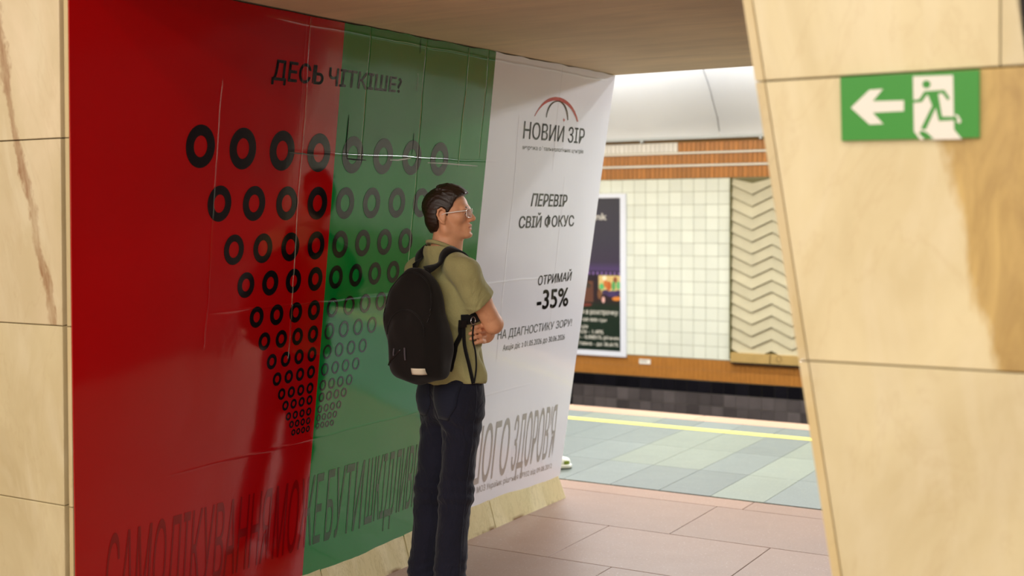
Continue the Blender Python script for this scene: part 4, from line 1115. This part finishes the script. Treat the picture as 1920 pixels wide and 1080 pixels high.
sl, (X, Y, Z) = bg.sub(bg.lo, bg.lo+bg.h*bg.n)
bg.d[sl] = bg.d[sl]+waves((X, Y, Z), [(20, 30, 11, .1, .0012), (-13, 41, 22, 1, .0012), (31, -22, 36, 2, .0010), (11, 66, -40, .5, .001)])
BR_ = math.radians(20); PIV = np.array([-.12, -.02, 0]); BSH = np.array([.002, -.018, 0])
def seat(o):
    """the bag hangs askew: turned about the back and a little to his right"""
    R2 = np.array([[math.cos(BR_), -math.sin(BR_), 0], [math.sin(BR_), math.cos(BR_), 0], [0, 0, 1]])
    o.location = tuple(PIV+BSH-R2@PIV); o.rotation_euler = (0, 0, BR_); return o
gm, GP, GF = bg.mesh('main_body', 1); seat(link('main_body', gm, bag, M['bag'])); GB = BVHTree.FromPolygons([tuple(p) for p in GP], [tuple(f) for f in GF.tolist()])
def bagpt(y, z, off=.003):
    p = on_surf(GB, (-.7, y, z), (1, 0, 0), off); return p
def bagline(yz, r, name, mat, off=.001):
    pts = [bagpt(*q, off) for q in yz]; pts = [p for p in pts if p is not None]; seat(MB().tube(pts, r, 6).build(name, mat, bag, smooth=True))
bagline([(-.025+.095*math.cos(a), 1.20+.105*math.sin(a) if math.sin(a) > 0 else 1.20+.12*math.sin(a)) for a in np.linspace(0, math.pi, 30)], .0028, 'pocket_zip', M['bag'])
bagline([(-.015+.112*math.cos(a), 1.30+.155*math.sin(a)) for a in np.linspace(-.3, math.pi+.3, 34)], .003, 'main_zip', M['bag'])
bagline([(.06-.08*t_, 1.075+.07*t_) for t_ in np.linspace(0, 1, 10)], .0045, 'slant_zip', M['zip'])
def patch(y0, y1, z0, z1, name, mat, off=.004, n=5, tilt=0, th=.002):
    g = []
    for i in range(n):
        row = []
        for j in range(n):
            y = y0+(y1-y0)*j/(n-1); z = z0+(z1-z0)*i/(n-1)+tilt*(y-y0); p = bagpt(y, z, off); row.append(p)
        g.append(row)
    return seat(sew(name, g, mat, bag, th))
patch(-.068, -.120, 1.072, 1.046, 'label_patch', M['patch'], .004, 5)['label'] = 'small cream woven label'
seat(MB().tube([bagpt(-.045, 1.155, .006), bagpt(-.046, 1.13, .008), bagpt(-.046, 1.105, .008)], .0035, 6).build('zip_pull', flat('pull_grey', (84, 78, 84), .5), bag))
seat(MB().tube([bagpt(.012, 1.148, .006), bagpt(.013, 1.13, .008), bagpt(.013, 1.118, .007)], .003, 6).build('zip_pull', bpy.data.materials['pull_grey'], bag))
# top handle
def top(x, y): 
    h_, n_, _, _ = GB.ray_cast(Vector((x, y, 2)), Vector((0, 0, -1))); return np.array(h_) if h_ else None
a = top(-.165, .05); c_ = top(-.165, -.06)
if a is not None and c_ is not None:
    seat(MB().tube([a+[0, 0, -.004], a*.85+c_*.15+[0, 0, .016], (a+c_)/2+[-.01, 0, .022], a*.15+c_*.85+[0, 0, .016], c_+[0, 0, -.004]], .0065, 8).build('handle', M['strap'], bag, smooth=True))
def ribbon(pts, width, name, mat, bvh=None, off=.007, thick=.012, n=40, up=None):
    pts = np.array(pts, float); m = len(pts); tt = np.linspace(0, m-1, n); P3 = []
    for t_ in tt:                                     # Catmull-Rom
        i = min(int(t_), m-2); f = t_-i; p0, p1, p2, p3 = pts[max(i-1, 0)], pts[i], pts[i+1], pts[min(i+2, m-1)]
        P3.append(.5*((2*p1)+(-p0+p2)*f+(2*p0-5*p1+4*p2-p3)*f*f+(-p0+3*p1-3*p2+p3)*f**3))
    P3 = np.array(P3); N3 = []
    for i, p in enumerate(P3):
        nn = np.array(up, float) if up is not None else np.array([0, 0, 1.])
        if bvh:
            h_, n_, _, dist = bvh.find_nearest(Vector(p))
            if h_ is not None and dist < .06: nn = np.array(n_); P3[i] = np.array(h_)+nn*off
            elif h_ is not None: nn = p-np.array(h_); nn /= np.linalg.norm(nn)
        N3.append(nn)
    N3 = np.array(N3)
    for _ in range(3): P3[1:-1] = (P3[:-2]+2*P3[1:-1]+P3[2:])/4; N3[1:-1] = (N3[:-2]+N3[1:-1]*2+N3[2:])/4
    mb = MB(); vs = []
    for i, p in enumerate(P3):
        t3 = P3[min(i+1, n-1)]-P3[max(i-1, 0)]; t3 /= np.linalg.norm(t3); nn = N3[i]-t3*(N3[i]@t3); nn /= np.linalg.norm(nn)+1e-9; s_ = np.cross(t3, nn)
        w_ = (width[0]+(width[1]-width[0])*i/(n-1)) if hasattr(width, '__len__') else width
        for (a, b_) in ((-1, -.3), (-.8, .5), (.8, .5), (1, -.3), (.8, -.5), (-.8, -.5)): vs.append(p+s_*a*w_/2+nn*b_*thick)
    fs = [(i*6+k, i*6+(k+1) % 6, i*6+6+(k+1) % 6, i*6+6+k) for i in range(n-1) for k in range(6)]+[tuple(range(6))[::-1], tuple((n-1)*6+k for k in range(6))]
    return mb.add(vs, fs).build(name, mat, bag, smooth=True)
for s in (-1, 1):
    ribbon([(-.150, .045*s-.015, 1.46), (-.115, .075*s, 1.50), (-.07, .088*s, 1.53), (-.02, .093*s, 1.54), (.05, .100*s, 1.50), (.11, .115*s, 1.42), (.13, .135*s, 1.33), (.07, .162*s, 1.275), (.0, .168*s, 1.255), (-.042, .158*s, 1.25)], (.060, .048), 'shoulder_strap', M['strap'], SB, .006, .008)
    ribbon([(-.042, .160*s, 1.25), (-.052, .158*s, 1.18), (-.07, .145*s, 1.11), (-.09, .130*s, 1.035)], .020, 'lower_strap', M['strap'], SB, .006, .004)
    MB().box((-.054, .166*s-.010, 1.222), (-.026, .166*s+.010, 1.250)).build('buckle', M['zip'], bag)
ribbon([(-.036, -.170, 1.235), (-.034, -.170, 1.15), (-.014, -.176, 1.06), (.002, -.180, .985)], .018, 'strap_tail', M['strap'], None, up=(0, -1, 0), thick=.003)
ribbon([(.006, -.180, .985), (.018, -.180, 1.05), (.014, -.180, 1.12), (.002, -.178, 1.17), (.008, -.178, 1.235)], .008, 'strap_loop', M['strap'], None, up=(0, -1, 0), thick=.003)
mb = MB(); mb.tube([(.004+.012*math.cos(a), -.180, 1.248+.016*math.sin(a)) for a in np.linspace(0, 2*math.pi, 17)[:-1]], .003, 6, closed=True); mb.build('strap_ring', M['steel'], bag, smooth=True)

# sneaker peeking out behind the pylon
sk = empty('sneaker', tuple(hit(1062, 878, (0, 0, 1), 0)), YAW+math.radians(8)); tag(sk, 'white and olive green sneaker on the platform just behind the banner wall', 'shoe')
f = Field((-.26, -.07, -.005), (.06, .07, .13), .004)
f.cap((-.21, 0, .055), (-.10, 0, .055), .036, .040, .02); f.cap((-.10, 0, .055), (-.005, .006, .040), .042, .033, .02); f.cap((-.20, 0, .06), (-.17, 0, .10), .036, .036, .02)
sl, (X, Y, Z) = f.sub(f.lo, f.lo+f.h*f.n); f.d[sl] = np.maximum(np.maximum(f.d[sl], .022-Z), Z-.105)
m_, UP, UF = f.mesh('upper', 2); OLV = flat('leather_olive', (122, 140, 40), .5); WH = flat('leather_white', (232, 234, 226), .45)
up_ = link('upper', m_, sk, WH); m_.materials.append(OLV)
cen = UP[UF].mean(1); mi = (((cen[:, 0] > -.02) & (cen[:, 2] < .055) & (np.abs(cen[:, 1]) > .0)) | ((cen[:, 0] < -.075) & (cen[:, 0] > -.125) & (cen[:, 2] < .07)) | (cen[:, 2] > .088)).astype(np.int32)
mi[(cen[:, 0] > .018)] = 0
m_.polygons.foreach_set('material_index', mi)
f = Field((-.26, -.07, -.005), (.06, .07, .06), .004)
f.cap((-.205, 0, .02), (-.11, 0, .02), .040, .042, .01); f.cap((-.11, 0, .02), (-.0, .006, .02), .043, .037, .01)
sl, (X, Y, Z) = f.sub(f.lo, f.lo+f.h*f.n); f.d[sl] = np.maximum(np.maximum(f.d[sl], .005-Z), Z-.030)
m_, _, _ = f.mesh('sole', 1); link('sole', m_, sk, WH)
m2 = m_.copy(); m2.materials.clear(); o = link('outsole', m2, sk, flat('outsole_green', (40, 52, 20), .6)); o.scale = (1, 1, .22)
for i in range(4):
    MB().tube([(-.062-.022*i, -.024, .083+.004*i), (-.058-.022*i, 0, .094+.0045*i), (-.062-.022*i, .024, .083+.004*i)], .0035, 6).build('lace', WH, sk, smooth=True)
